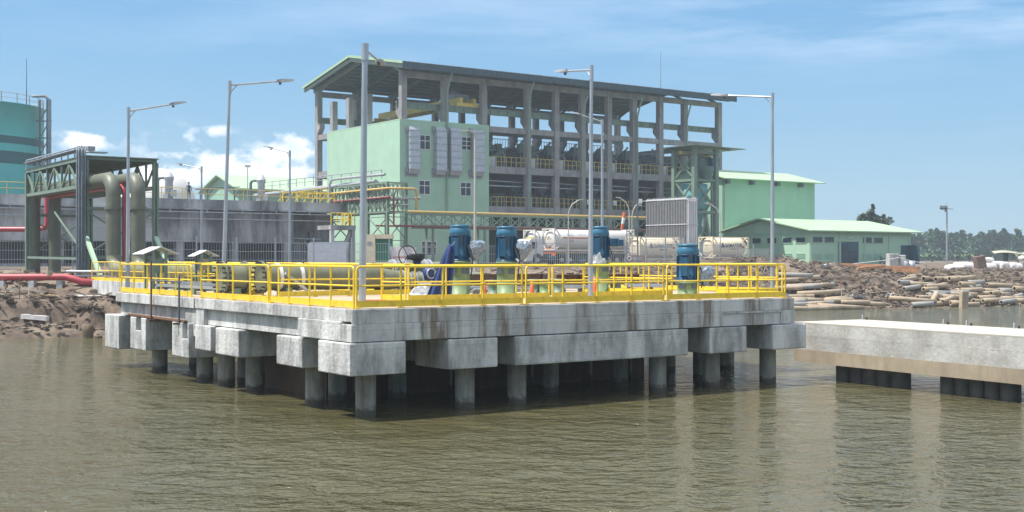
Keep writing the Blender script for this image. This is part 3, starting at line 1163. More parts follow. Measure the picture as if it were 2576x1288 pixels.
pump(7.55, 6.67, ZD, 1.22, .335, 1.23, 'tall blue motor on a green base with the navy tarpaulin at its left', True, .42)
pump(9.25, 6.35, ZD, 1.20, .335, 1.22, 'tall blue motor on a green base between the tarpaulin pump and the middle lamp post', True, .42)
pump(apx(1509, 7.8), 7.8, ZD, 1.25, .335, 1.28, 'tall blue motor with an uncovered blue box, just right of the middle lamp post', False, .52)
pump(14.2, 2.6, ZD, .52, .36, 1.29, 'low blue motor on a short green base alone at the right front', True, .27)


# pump support frames and pipework below the motors
def bits(name, label, cat, parts, loc, rz=TH, group=None):
    T = thing(name, label, cat, loc, rz, group)
    for nm, mb, mt in parts:
        mb.build(nm, mt, T)
    return T


BP = 11.4
o = DK(0, BP, ZD)
zc = ZD + .2 + .46
T = thing('big_pipe', 'large olive green pipe with bolted flanges lying across the platform', 'pipe', tuple(o), TH)
MB().tube((2.5, 0, zc), (7.0, 0, zc), .46, 28).build('pipe_run', PIPE_G, T)
MB().tube((1.05, 0, zc), (1.75, 0, zc), .46, 28).build('pipe_spool', PIPE_G, T)
for x in (1.0, 1.8, 2.42):
    MB().tube((x - .035, 0, zc), (x + .035, 0, zc), .56, 28).build('flange', PIPE_G, T)
for x in (1.0, 2.42):
    m = MB()
    for k in range(18):
        an = 2 * pi * k / 18
        m.tube((x - .16, cos(an) * .51, zc + sin(an) * .51), (x + .15, cos(an) * .51, zc + sin(an) * .51), .034, 6)
    m.build('flange_bolts', IRON, T)
for x in (2.95, 3.75):
    MB().tube((x, 0, zc), (x + .12, 0, zc), .485, 28).build('wrap_band', WHITE, T)
MB().lathe([(.46, 7.0), (.44, 7.15), (.33, 7.75), (.31, 7.9)], (0, 0, zc - .13), 24, 'X').build('reducer', PIPE_G, T)
for x in (1.4, 3.3, 6.2):
    MB().box(x - .12, x + .12, -.4, .4, ZD, ZD + .3).build('saddle', GRN, T)
MB().bar((4.1, -.55, ZD + .05), (3.1, -.5, ZD + .8), .1).build('brace', CONC, T)
T = thing('small_pipe', 'smaller olive pipe with clamped expansion joints running from the big pipe to the pumps', 'pipe', tuple(DK(7.9, BP, ZD)), TH)
zs = ZD + .47
MB().tube((0, 0, zs), (3.6, 0, zs), .31, 24).build('pipe_run', PIPE_G, T)
for x in (.15, .35, .6, .85, 1.6, 1.8, 2.9):
    MB().tube((x - .02, 0, zs), (x + .03, 0, zs), .36, 24).build('clamp_ring', GALV, T)
MB().tube((.05, 0, zs), (.12, 0, zs), .42, 24).tube((3.0, 0, zs), (3.08, 0, zs), .42, 24).split('flange', PANELG, T)
T = thing('upper_pipe_manifold', 'olive pipe with white bolted joints standing above the smaller pipe beside the tarpaulin', 'pipe', tuple(DK(8.0, 13.0, ZD)), TH)
MB().tube((-.3, 0, 3.75), (3.6, 0, 3.75), .33, 24).build('pipe_run', PIPE_G, T)
for x in (.5, .95, 1.9, 2.1):
    MB().tube((x - .04, 0, 3.75), (x + .04, 0, 3.75), .43, 24).build('flange', DUCT, T)
for x in (.2, 2.8):
    MB().box(x - .1, x + .1, -.3, .3, ZD, 3.5).build('stand', GRN, T)
T = thing('gate_valve', 'dark handwheel valve with a blue neck above the pipes left of the pumps', 'valve', (P(1050, 47.3), 47.3, 3.9), TH)
MB().tube((0, 0, 3.9), (0, 0, 4.12), .14, 12).build('neck', TARP_B, T)
MB().lathe([(.01, 4.1), (.16, 4.1), (.29, 4.22), (.31, 4.38), (.30, 4.4), (.01, 4.4)], seg=16).build('gearbox', IRON, T)
MB().tube((-.1, -.1, 4.25), (-.55, -.2, 4.25), .09, 10).build('shaft', IRON, T)
m = MB()
m.ring((-.56, -.2, 4.33), .38, .022, 'Y', 28)
for an in (0, 2.1, 4.2):
    m.tube((-.56, -.2, 4.33), (-.56 + cos(an) * .38, -.2, 4.33 + sin(an) * .38), .015, 5)
m.build('handwheel', BLACK, T)
T = thing('blue_valve', 'small blue valve body among the pipe joints left of the tarpaulin', 'valve', (P(1078, 46), 46, ZD), TH)
MB().tube((0, 0, ZD), (0, 0, 3.45), .09, 8).build('stem', STEEL_D, T)
MB().lathe([(.01, 3.4), (.2, 3.42), (.22, 3.75), (.1, 3.9), (.01, 3.9)], seg=14).build('body', TARP_B, T)
MB().ring((0, -.2, 3.65), .18, .03, 'Y', 16).build('flange', GALV, T)

# tarpaulins
def cloth(u, v):
    x = (v - .5) * (.22 + .62 * (1 - u) ** .8) - (1 - u) * .42
    fold = sin(v * 19 + u * 2) * .07 * (1.2 - u) + sin(v * 9 + 1) * .06
    return (x, -.15 + fold + .1 * (1 - u), 2.93 + u * 1.72 + .05 * sin(v * 7))


T = thing('navy_tarpaulin', 'navy blue tarpaulin hanging down from the leftmost pump', 'tarpaulin', (P(1136, 40.6), 40.6, ZD), 0)
MB().grid(cloth, 14, 26).build('cloth', TARP_B, T)
MB().tube((-.02, -.1, 4.6), (.12, 0, 4.78), .01, 5).build('tie_rope', PANELG, T)
m = MB()


def heap(u, v, rx=1.0, ry=.5, h=.5, s=3.3, o=0.0):
    a, r = u * 2 * pi, v
    k = (1 - r) ** .5
    n_ = noise.fractal(Vector((cos(a) * r * s + o, sin(a) * r * s, o)), 1, 2, 4)
    return (cos(a) * r * rx * (1 + .12 * n_), sin(a) * r * ry, ZD + .01 + h * k * (1 + .75 * n_) * (1 - r ** 6) + .02)


m.grid(lambda u, v: heap(u, v), 34, 12, False)
tag(m.build('plastic_sheet_heap', TARP_W), 'crumpled grey and white plastic sheet heaped on the deck left of the pumps', 'sheet')
COL.objects['plastic_sheet_heap'].location = (P(1092, 42.3), 42.3, 0)
m = MB()
m.grid(lambda u, v: heap(u, v, .33, .25, .34, 3, 4.0), 24, 8, False)
o = m.build('plastic_cover', TARP_W)
o.location = (P(1504, 45.0), 45.0, 1.10)
tag(o, 'white crumpled cover lying on the base of the third tall pump', 'sheet')

# steel beams resting behind the pumps
T = thing('steel_channel_beam', 'long grey brown steel channel carried on stands behind the two tall pumps', 'beam', tuple(DK(apx(1172, 8.6), 8.6, ZD)), TH)
La = apx(1362, 8.6) - apx(1172, 8.6)
m = MB()
m.box(0, La, -.03, .0, 3.28, 3.62).box(0, La, -.14, .0, 3.62, 3.65).box(0, La, -.14, .0, 3.25, 3.28)
for k in range(6):
    m.box(La * k / 5 - .02 * (k > 0), La * k / 5 + .02 * (k < 5) + .001, -.13, -.031, 3.281, 3.619)
m.build('web', BEAM_D, T)
for x in (.4, La * .5, La - .4):
    MB().box(x - .06, x + .06, -.1, .1, ZD, 3.24).build('stand', GRN, T)
T = thing('rusty_channel_beam', 'dark rusty steel channel lying behind the third tall pump', 'beam', tuple(DK(apx(1395, 9.2), 9.2, ZD)), TH)
La = apx(1603, 9.2) - apx(1395, 9.2)
m = MB()
m.box(0, La, -.03, .0, 3.22, 3.56).box(0, La, -.14, .0, 3.56, 3.60).box(0, La, -.14, .0, 3.18, 3.22)
for k in range(8):
    m.box(La * k / 7 - .02 * (k > 0), La * k / 7 + .02 * (k < 7) + .001, -.13, -.031, 3.221, 3.559)
m.build('web', RUST, T)
for x in (.4, La * .5, La - .4):
    MB().box(x - .06, x + .06, -.1, .1, ZD, 3.17).build('stand', STEEL_D, T)
for k, (p0, p1, lb) in enumerate(((1180, 1352, 'upper grey steel tube lying before the channel beam behind the two tall pumps'),
                                  (1395, 1500, 'grey steel tube lying left of the middle lamp post below the rusty channel'),
                                  (1570, 1672, 'pale steel tube lying right of the middle lamp post below the rusty channel'))):
    b = 8.1 if k == 0 else 8.6
    a0, a1 = apx(p0, b), apx(p1, b)
    T = thing('steel_tube_rack', lb, 'tube', tuple(DK(a0, b, ZD)), TH, 'steel tubes on low stands')
    MB().tube((0, 0, 3.18), (a1 - a0, 0, 3.14), .045, 8).tube((0.1, -.15, 3.12), (a1 - a0, -.1, 3.08), .04, 8).build('tube', GALV, T)
    for x in (.25, (a1 - a0) * .6):
        MB().box(x - .03, x + .03, -.25, .1, ZD, 3.06).build('stand', STEEL_D, T)
# green stands under the pump motors
for k, (px, b) in enumerate(((1243, 7.0), (1345, 7.4), (1372, 7.0), (1405, 7.7), (1548, 7.9))):
    a = apx(px, b)
    T = thing('green_pipe_stand', 'dark green pipe stub standing ' + ('between the two tall pumps', 'right of the second tall pump', 'behind the orange cone right of the second pump',
              'left of the middle lamp post beside the red drums', 'right of the middle lamp post')[k], 'pipe', tuple(DK(a, b, ZD)), TH, 'green pipe stubs on the deck')
    MB().lathe([(.01, ZD), (.3, ZD), (.3, ZD + .05), (.22, ZD + .06), (.22, ZD + .5), (.29, ZD + .5), (.29, ZD + .56), (.01, ZD + .56)], seg=18).build('stub', GRN if k != 2 else GRN_P, T)
    MB().ring((0, 0, ZD + .53), .25, .02, 'Z', 16).build('gasket', IRON, T)


def cone(px, b, label, s=1.0):
    T = thing('traffic_cone', label, 'traffic cone', tuple(DK(apx(px, b), b, ZD)), TH, 'orange traffic cones on the deck')
    MB().cbox((0, 0, ZD + .02), (.36 * s, .36 * s, .04)).build('base', ORANGE, T)
    MB().lathe([(.14 * s, ZD + .04), (.09 * s, ZD + .35 * s), (.03, ZD + .66 * s), (.001, ZD + .67 * s)], seg=16).build('cone_body', ORANGE, T)


cone(1218, 4.9, 'orange traffic cone standing in the pump enclosure below the second tall pump', .85)
cone(1338, 5.1, 'orange traffic cone standing right of the second tall pump', .8)
cone(1496, 5.6, 'orange traffic cone standing directly behind the middle lamp post', 1.0)
for k, px in enumerate((1365, 1388)):
    b = 7.9
    T = thing('red_drum', ('left one of the two red drums between the second pump and the middle lamp post', 'right one of the two red drums between the second pump and the middle lamp post')[k],
              'drum', tuple(DK(apx(px, b), b, ZD)), TH, 'red drums on the deck')
    MB().lathe([(.01, ZD), (.17, ZD), (.17, ZD + .2), (.18, ZD + .21), (.17, ZD + .22), (.17, ZD + .55), (.01, ZD + .55)], seg=16).build('shell', mat('red_drum_paint', (.38, .07, .04), .5), T)
for k, (px, b, sx, sy, mt, lb) in enumerate(((935, 5.2, .9, .45, ORANGE, 'flat orange sheet lying on the deck behind the near corner lamp post'),
                                         (962, 4.5, .9, .16, mat('red_strip_paint', (.5, .12, .08), .6), 'thin red board lying on the deck near the inner railing corner'),
                                         (835, 4.6, .8, .3, PANELG, 'flat grey plate lying on the deck inside the left railing'))):
    m = MB()
    m.cbox((0, 0, 0), (sx, sy, .03), .3)
    o = m.build('flat_board' if k != 2 else 'flat_plate', mt)
    o.location = DK(apx(px, b), b, ZD + .02 + .004 * k)
    tag(o, lb, 'board' if k != 2 else 'plate')


# roofed cabinets
def cabinet(px, a, roofpx, ztop, label, wid=1.5, legs=True):
    p = DK(a, bpx(px, a), ZD)
    T = thing('roofed_cabinet', label, 'cabinet', tuple(p), TH, 'small cabinets with pitched white roofs')
    ze, zr = ztop - .28, ztop
    for y0, y1 in ((-wid / 2, wid / 2),):
        for sgn in (-1, 1):
            m = MB()
            m.prism([(0, y0, zr), (sgn * roofpx, y0, ze), (sgn * roofpx, y0, ze - .03), (0, y0, zr - .03)], (0, y1 - y0, 0))
            m.build('roof_sheet', WHITE, T)
    for x, y in ((-.25, -wid * .35), (.25, -wid * .35), (-.25, wid * .35), (.25, wid * .35)):
        MB().box(x - .05, x + .05, y - .05, y + .05, ZD, ze + .1).build('leg', GRN, T)
    MB().box(-.2, .2, -wid * .3, wid * .3, ZD + .75, ZD + 1.3).build('box_body', GRN if wid > 1.2 else CONC_DECK, T, .01)
    MB().box(-.24, -.203, -wid * .2, wid * .05, ZD + .85, ZD + 1.2).build('box_door', PANELG, T)
    MB().tube((-.15, -.2, ZD), (-.15, -.2, ZD + .75), .03, 6).tube((-.12, .1, ZD), (-.12, .1, ZD + .75), .03, 6).split('conduit', STEEL_D, T)
    return T


cabinet(392, 1.5, .72, 4.68, 'roofed control cabinet on green legs beside the far left lamp post', 1.3)
cabinet(512, 7.0, .62, 4.62, 'small roofed cabinet with beige box standing on the walkway', .9)
# cable trays on posts at the left
T = thing('cable_tray', 'grey cable tray on low green posts along the left part of the platform', 'cable tray', tuple(DK(1.3, 12.2, ZD)), TH)
for x, z in ((0, 3.12), (.7, 3.2)):
    m = MB()
    m.box(x, x + .4, 0, 7, z, z + .015)
    m.box(x, x + .02, 0, 7, z + .016, z + .12)
    m.box(x + .38, x + .4, 0, 7, z + .016, z + .12)
    m.build('tray', GALV, T)
for y in (.5, 2.5, 4.5, 6.5):
    MB().box(-.05, .05, y, y + .1, ZD, 3.1).box(1.1, 1.2, y, y + .1, ZD, 3.5).split('post', GRN, T)
    MB().box(.051, 1.09, y + .02, y + .08, 3.03, 3.11).build('cross_arm', GRN, T)
MB().tube((.2, 0, 3.2), (.2, 7, 3.2), .05, 8).tube((.9, 0, 3.28), (.9, 7, 3.28), .05, 8).build('cable_bundle', BLACK, T)

# pipelines along the walkway and up to the pipe bridge
def arc(c, r, p, q, n=7):
    out = []
    for k in range(n + 1):
        t = k / n * pi / 2
        out.append(Vector(c) + Vector(p) * (sin(t)) * r + Vector(q) * (1 - cos(t)) * r)
    return out


for k, (a, b1) in enumerate(((8.27, 47.1), (9.5, 46.2))):
    T = thing('riser_pipeline', ('nearer', 'farther')[k] + ' thick olive pipeline rising from the walkway into the green pipe bridge', 'pipe',
              tuple(DK(a, 13.2 + k, ZD)), TH, 'thick olive pipelines')
    b0 = 13.2 + k
    z1 = ZD + .65
    zt = 9.1
    pts = [(0, 0, z1), (0, b1 - b0 - 1.0, z1)] + [Vector((0, b1 - b0 - 1.0 + sin(t) * .9, z1 + (1 - cos(t)) * .9)) for t in (.4, .8, 1.2, pi / 2)]
    MB().poly(pts, .42, 20).build('walkway_run', PIPE_G, T)
    e = b1 - b0
    rr_ = 1.0
    pts = [(0, e - .1, z1 + .9), (0, e - .1, zt - rr_)] + [Vector((0, e - .1 + (1 - cos(t)) * rr_, zt - rr_ + sin(t) * rr_)) for t in (.3, .6, .9, 1.2, pi / 2)] + [(0, e + 18, zt)]
    MB().poly(pts, .44, 22).build('riser', PIPE_R, T)
    MB().tube((0, e - .1, zt - rr_ - .9), (0, e - .1, zt - rr_ - .75), .52, 22).build('joint_collar', PIPE_R, T)
    MB().poly([(0, e + 18, zt), (0, e + 18.6, zt - .4), (0, e + 18.8, zt - 1), (0, e + 18.8, 2.5)], .44, 20).build('down_pipe', PIPE_R, T)
    for s in range(4):
        MB().box(-.3, .3, 4 + s * 8, 4.25 + s * 8, ZD, z1 - .4).build('saddle', GRN, T)

# ------------------------------------------------------------------ low wharf on the right
P0 = Vector((10.0, 43.5, 0))
UW = Vector((4.73, -8.2, 0)).normalized()
T = thing('concrete_wharf', 'long low concrete wharf with a sandy tide stain on the right', 'wharf', tuple(P0), atan2(UW.y, UW.x))
# local x runs towards the camera, local y away to the right/back
MB().box(0, 30, 0, 3.3, 1.93, 1.97).build('deck_top', mat('pale_wharf_top', (.47, .44, .38), .85, var=.06, scale=.6), T)
MB().box(0, 30, .003, 3.297, 1.02, 1.929).build('upper_beam', WHARF_SIDE, T)
MB().box(.0, 30, -.006, 3.303, .57, 1.019).build('lower_beam', WHARF_LOW, T)
nW = Vector((-UW.y, UW.x, 0))
PIERM = mat('wet_pier_concrete', (.12, .11, .10), .6, var=.35, scale=2)


def wx(px, off):
    r = (px - 1288) / FOC
    o_ = P0 + nW * off
    return (r * o_.y - o_.x) / (UW.x - UW.y * r)


for x0, x1 in ((wx(2093, .45), wx(2267, .45)), (wx(2355, .45), wx(2545, .45)), (wx(2690, .45), wx(2960, .45))):
    m = MB()
    n = 5
    w_ = (x1 - x0) / n
    for j in range(n):
        m.tube((x0 + w_ * (j + .5), .45 + w_ / 2, -1.5), (x0 + w_ * (j + .5), .45 + w_ / 2, .6), w_ * .5, 14)
    m.box(x0 + w_ * .5, x1 - w_ * .5, .5 + w_ * .3, 1.25, -1.5, .568)
    m.build('pier', PIERM, T)
wl = ['farthest', 'second farthest', 'second nearest', 'nearest']
for k, px in enumerate((2172, 2376, 2434, 2554)):
    # solve along the far edge
    r = (px - 1288) / FOC
    nW = Vector((-UW.y, UW.x, 0))
    o_ = P0 + nW * 3.15
    s = (r * o_.y - o_.x) / (UW.x - UW.y * r)
    c = o_ + UW * s
    T2 = thing('mooring_loop', wl[k] + ' of the small pale rope loops on the back edge of the wharf', 'mooring loop', (c.x, c.y, 1.97), 0, 'rope loops on the wharf')
    m = MB()
    m.poly([Vector((-.12 + .06 * cos(t) + .05 * t, 0, 1.97 + .17 * sin(t))) for t in (0, .5, 1, 1.5, 2, 2.6, 3.1)], .018, 6)
    m.build('loop', DUCT, T2)
    m = MB()
    m.tube((.12, 0, 1.97), (.12, 0, 2.06), .04, 8)
    m.build('bolt', IRON, T2)
# ------------------------------------------------------------------ truss helper (local coordinates)
def truss(m, p, q, h, n, w=.12, d=.07, verts=True, gus=None):
    """flat truss from p to q (top chord), height h below it"""
    p, q = Vector(p), Vector(q)
    dz = Vector((0, 0, -h))
    m.bar(p, q, w)
    m.bar(p + dz, q + dz, w)
    for k in range(n + 1):
        a = p.lerp(q, k / n)
        if gus is not None:
            gus.bar(a + dz + Vector((0, 0, -.05)), a + dz + Vector((0, 0, .34)), .40, .40 * .45)
        if verts:
            m.bar(a - Vector((0, 0, w / 2)), a + dz + Vector((0, 0, w / 2)), d)
        if k < n:
            b = p.lerp(q, (k + 1) / n)
            if k % 2 == 0:
                m.bar(a + Vector((0, 0, -w / 2)), b + dz + Vector((0, 0, w / 2)), d * .9)
            else:
                m.bar(a + dz + Vector((0, 0, w / 2)), b + Vector((0, 0, -w / 2)), d * .9)
    return m


def hand_rail(m, pts, h=1.1, st=1.5, r=.028, mid=True):
    pts = [Vector(p) for p in pts]
    for p, q in zip(pts, pts[1:]):
        L_ = (q - p).length
        n = max(1, round(L_ / st))
        m.tube(p + Vector((0, 0, h)), q + Vector((0, 0, h)), r, 6)
        if mid:
            m.tube(p + Vector((0, 0, h * .5)), q + Vector((0, 0, h * .5)), r * .8, 6)
        for k in range(n + 1):
            a = p.lerp(q, k / n)
            m.tube(a, a + Vector((0, 0, h)), r, 6)
    return m


# ------------------------------------------------------------------ teal storage tank, far left
TX, TY = -75.4, 168.0
T = thing('storage_tank', 'big round teal storage tank with two dark bands at the left edge', 'storage tank', (TX, TY, GZ))
R_ = 10.6
top = Z(265, 165)
zb = [Z(478, 165) - 8, Z(415, 165), Z(384, 165), Z(365, 165), Z(346, 165), top]
MB().lathe([(R_, GZ), (R_, zb[1])], seg=64).lathe([(R_, zb[2]), (R_, zb[3])], seg=64).lathe([(R_, zb[4]), (R_, top), (R_ + .15, top), (R_ + .15, top + .12), (.01, top + 1.0)], seg=64).build('shell', TEAL, T)
MB().lathe([(R_ + .003, zb[1]), (R_ + .003, zb[2])], seg=64).lathe([(R_ + .003, zb[3]), (R_ + .003, zb[4])], seg=64).build('painted_band', TEAL_D, T)
m = MB()
hand_rail(m, [(cos(a) * (R_ - .1), sin(a) * (R_ - .1), top + .1) for a in [k * 2 * pi / 28 for k in range(29)]], 1.3, 3, .05)
m.build('top_railing', GALV_W, T)
m = MB()
for dx, dy in ((.5, -.9), (1.5, -.9)):
    m.bar((R_ + dx, dy, GZ), (R_ + dx, dy, top + 1.0), .22)
for k in range(9):
    z = GZ + 1 + k * 2.3
    m.bar((R_ + .5, -.9, z), (R_ + 1.5, -.9, z + 1.8), .12).bar((R_ - .1, -.9, z), (R_ + 2.1, -.9, z), .16)
m.build('ladder_tower', STEEL_D, T)
MB().poly([(R_ + 1.9, -1, GZ), (R_ + 1.9, -1, top + .9), (R_ + 1.2, -1, top + 1.5), (R_ - .5, -1, top + 1.5)], .2, 12).build('standpipe', CONDUIT, T)
for dx, h in ((R_ - .5, 6.3), (R_ - 4.2, 4.4)):
    MB().tube((dx, -3, top), (dx, -3, top + h), .07, 6, .03).build('lightning_rod', STEEL_D, T)
MB().poly([(R_ - 8, -4, top + .3), (R_ - 8, -4, top + 2.6), (R_ - 6.6, -4, top + 2.6), (R_ - 6.6, -4, top + .4)], .16, 8).cbox((R_ - 7.3, -5, top + 1.4), (1.6, 1.2, 1.8)).build('vent', SILVER, T)

# ------------------------------------------------------------------ white gas dome
T = thing('gas_dome', 'white rounded gas holder dome rising behind the concrete basin', 'dome', (P(392, 190), 190, GZ))
MB().lathe([(6.2 * cos(a) ** .85 if a < pi / 2 - .01 else .01, 11.6 + 6.6 * sin(a)) for a in [k * pi / 32 for k in range(17)]] + [], seg=56).lathe([(6.2, GZ), (6.2, 11.6)], seg=56).build('membrane', mat('dome_white_membrane', (.80, .79, .78), .5, var=.03, scale=.3), T)
T.scale = (1, 1, 1)

# ------------------------------------------------------------------ concrete basin
BX = P(384, 125)
BZ = 10.4
T = thing('concrete_basin', 'long weathered grey concrete basin block with dark openings at its foot', 'basin', (BX, 125, GZ), TH)
MB().box(-22, 15.6, 0, 26, 5.95, 9.25).build('wall', CONC_BASIN, T)
MB().box(15.603, 21.6, 2.6, 26, 3.4, 9.25).build('wall', CONC_BASIN, T)
MB().box(-22.4, 22.0, -.55, .0, 9.3, 9.42).box(-22.4, 22.0, -.05, 26.2, 9.423, BZ).build('parapet', CONC_BASIN, T)
m = MB()
for k in range(12):
    x = -21.8 + k * 3.9
    m.box(x, x + .14, -.5, -.06, 8.95, 9.298)
m.box(-22.4, 22, -.6, -.552, 9.0, 9.1)
m.build('ledge_bracket', GALV, T)
for k in range(7):
    x = -21.5 + k * 6.0
    MB().box(x, x + .75, .02, .8, 3.2, 5.948).build('column', CONC_BASIN, T)
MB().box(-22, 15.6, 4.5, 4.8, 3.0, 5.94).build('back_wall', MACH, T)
MB().box(-22, 15.6, .05, 26, 3.2, 3.75).build('plinth', CONC_BASIN, T)
for seg, (x0, x1) in enumerate(((-22, -8), (-7.7, 3.2), (3.5, 14.2), (14.5, 21.6))):
    m = MB()
    hand_rail(m, [(x0, .3, BZ), (x1, .3, BZ)], 1.15, 2.0, .04)
    m.build('guard_rail', YEL_FAR, T)
m = MB()
hand_rail(m, [(15, 1.5, BZ), (21.3, 1.5, BZ)], 1.1, .9, .05)
for k in range(7):
    m.bar((14.5 + k, 1.6, BZ + .1), (15.3 + k, 1.6, BZ + 1.1), .06)
hand_rail(m, [(17.5, 3.4, BZ + .4), (21.3, 3.4, BZ + 1.0)], .9, .8, .05)
m.build('stair_rail', YEL, T)
m = MB()
m.tube((-22, -.4, 8.35), (21, -.4, 8.35), .07, 6)
m.tube((15.8, 2.3, 4.4), (15.8, 2.3, BZ), .12, 8).bar((15.9, 2.3, 6.5), (20, 2.3, 6.4), .15).bar((17.9, 2.3, 6.3), (18.8, 2.3, 4.8), .1)
m.build('service_pipe', GALV, T)
MB().box(18.6, 21.6, 2.3, 2.58, 3.4, 7.2).build('recess_pier', CONC_BASIN, T)

# two scrubbers on the basin
for k, (px, ptop, sc) in enumerate(((425, 432, 1.0), (657, 440, 1.0))):
    Y = 131 if k == 0 else 140
    x = P(px, Y)
    zt = Z(ptop, Y)
    T = thing('scrubber_vessel', ('grey scrubber with conical cap and elbow duct in front of the white dome', 'grey scrubber with conical cap before the pale green roof')[k], 'scrubber', (x, Y, 10.3), 0, 'scrubbers on the basin')
    r = .46 * sc
    MB().lathe([(.01, 10.3), (r * .9, 10.3), (r * .9, zt - 1.1), (r * 1.12, zt - .75), (r * 1.15, zt - .6)], seg=20).build('vessel', PANELG, T)
    MB().lathe([(r * 1.16, zt - .6), (r * .62, zt - .05), (.01, zt)], seg=20).build('cap', DUCT, T)
    MB().poly([(-1.2, 0, 10.4), (-1.2, 0, zt - 1.0), (-1.1, 0, zt - .75), (-.85, 0, zt - .65), (-.4, 0, zt - .65)], .16, 10).build('duct', STEEL_D, T)
    MB().cbox((.6, -.4, 11.2), (.5, .5, .7)).build('motor', PANELG, T)
    MB().cbox((-.2, -.4, 10.8), (.5, .5, .6)).build('fan_housing', SILVER, T)

# worker standing on the basin
def person(name, label, loc, rz, h, shirt, trousers):
    T = thing(name, label, 'person', loc, rz)
    s = h / 1.75
    me = bpy.data.meshes.new('body')
    J_ = {'pel': (0, 0, .95, .13, .11), 'bel': (0, .01, 1.1, .125, .1), 'che': (0, .01, 1.32, .15, .11), 'nek': (0, .0, 1.47, .055, .055),
          'hd0': (0, -.01, 1.57, .075, .085), 'hd1': (0, -.01, 1.68, .08, .09),
          'shl': (-.18, .0, 1.40, .06, .06), 'ell': (-.24, .0, 1.13, .042, .042), 'wrl': (-.2, -.14, .93, .03, .03), 'hal': (-.19, -.2, .88, .035, .02),
          'shr': (.18, .0, 1.40, .06, .06), 'elr': (.25, .03, 1.13, .042, .042), 'wrr': (.24, -.05, .90, .03, .03), 'har': (.24, -.08, .82, .035, .02),
          'hil': (-.09, 0, .86, .09, .09), 'knl': (-.1, -.01, .48, .06, .06), 'anl': (-.1, .02, .09, .045, .045), 'tol': (-.11, -.14, .04, .04, .03),
          'hir': (.09, 0, .86, .09, .09), 'knr': (.11, -.02, .48, .06, .06), 'anr': (.12, .03, .09, .045, .045), 'tor': (.13, -.13, .04, .04, .03)}
    E_ = [('pel', 'bel'), ('bel', 'che'), ('che', 'nek'), ('nek', 'hd0'), ('hd0', 'hd1'), ('che', 'shl'), ('shl', 'ell'), ('ell', 'wrl'), ('wrl', 'hal'),
          ('che', 'shr'), ('shr', 'elr'), ('elr', 'wrr'), ('wrr', 'har'), ('pel', 'hil'), ('hil', 'knl'), ('knl', 'anl'), ('anl', 'tol'),
          ('pel', 'hir'), ('hir', 'knr'), ('knr', 'anr'), ('anr', 'tor')]
    ks = list(J_)
    me.from_pydata([tuple(c * s for c in J_[k][:3]) for k in ks], [(ks.index(a), ks.index(b)) for a, b in E_], [])
    o = bpy.data.objects.new('body', me)
    COL.objects.link(o)
    o.parent = T
    sk = o.modifiers.new('skin', 'SKIN')
    for i, k in enumerate(ks):
        me.skin_vertices[0].data[i].radius = (J_[k][3] * s, J_[k][4] * s)
    me.skin_vertices[0].data[0].use_root = True
    sb = o.modifiers.new('sub', 'SUBSURF')
    sb.levels = sb.render_levels = 2
    # colour the one body by height: trousers, shirt, skin
    mm = bpy.data.materials.new('worker_clothes_and_skin')
    mm.use_nodes = True
    nt = mm.node_tree
    N, L = nt.nodes, nt.links
    tc = N.new('ShaderNodeTexCoord')
    sp = N.new('ShaderNodeSeparateXYZ')
    L.new(tc.outputs['Object'], sp.inputs[0])
    r = N.new('ShaderNodeValToRGB')
    mr = N.new('ShaderNodeMath')
    mr.operation = 'DIVIDE'
    mr.inputs[1].default_value = h
    L.new(sp.outputs[2], mr.inputs[0])
    L.new(mr.outputs[0], r.inputs[0])
    r.color_ramp.interpolation = 'CONSTANT'
    r.color_ramp.elements[0].color = (.03, .025, .02, 1)
    r.color_ramp.elements[0].position = 0
    r.color_ramp.elements[1].position = .06
    r.color_ramp.elements[1].color = (*trousers, 1)
    for pos, c in ((.56, shirt), (.835, (.30, .17, .11))):
        e = r.color_ramp.elements.new(pos)
        e.color = (*c, 1)
    L.new(r.outputs[0], N['Principled BSDF'].inputs['Base Color'])
    me.materials.append(mm)
    hz = loc[2]
    MB().lathe([(.105 * s, 1.66 * s), (.10 * s, 1.74 * s), (.06 * s, 1.80 * s), (.001, 1.82 * s)], (0, -.005, 0), 16).build('hair', HAIR, T, wz=False)
    return T


person('person', 'person in dark blue workwear standing at the railing before the white dome', (P(475, 127.5), 127.5, 10.41), 0.2, 1.72, (.03, .07, .16), (.03, .035, .05))

# pale green gabled hall far behind
T = thing('distant_green_hall', 'low hall with a pale green gabled roof seen beyond the basin', 'building', (P(600, 225), 225, GZ), TH)
W_ = 17
zr, ze = Z(444, 232), Z(470, 225) - .2
MB().prism([(0, 0, GZ), (0, 0, ze), (0, W_ / 2, zr), (0, W_, ze), (0, W_, GZ)], (40, 0, 0)).build('wall', GRN_SHED, T)
MB().prism([(-1, -1.2, ze - .3), (-1, W_ / 2, zr + .15), (-1, W_ / 2, zr + .35), (-1, -1.2, ze - .1)], (43, 0, 0)).prism([(-1, W_ / 2 + .001, zr + .35), (-1, W_ / 2 + .001, zr + .15), (-1, W_ + 1, ze - .3), (-1, W_ + 1, ze - .1)], (43, 0, 0)).build('roof', ROOF_L, T)
T = thing('distant_mast', 'thin lighting mast standing against the clouds beyond the basin', 'mast', (P(623, 200), 200, GZ))
MB().tube((0, 0, GZ), (0, 0, Z(420, 200)), .12, 8, .07).build('pole', GALV, T)
MB().cbox((0, 0, Z(418, 200)), (.9, .3, .35)).build('floodlight', GALV_W, T)
T = thing('open_shelter', 'small dark open shelter roof on the basin between the two scrubbers', 'shelter', (P(545, 150), 150, 10.3), TH)
MB().prism([(-2.2, -1.5, 12.6), (2.4, -1.5, 12.95), (2.4, -1.5, 13.05), (-2.2, -1.5, 12.7)], (0, 3, 0)).build('roof', STEEL_D, T)
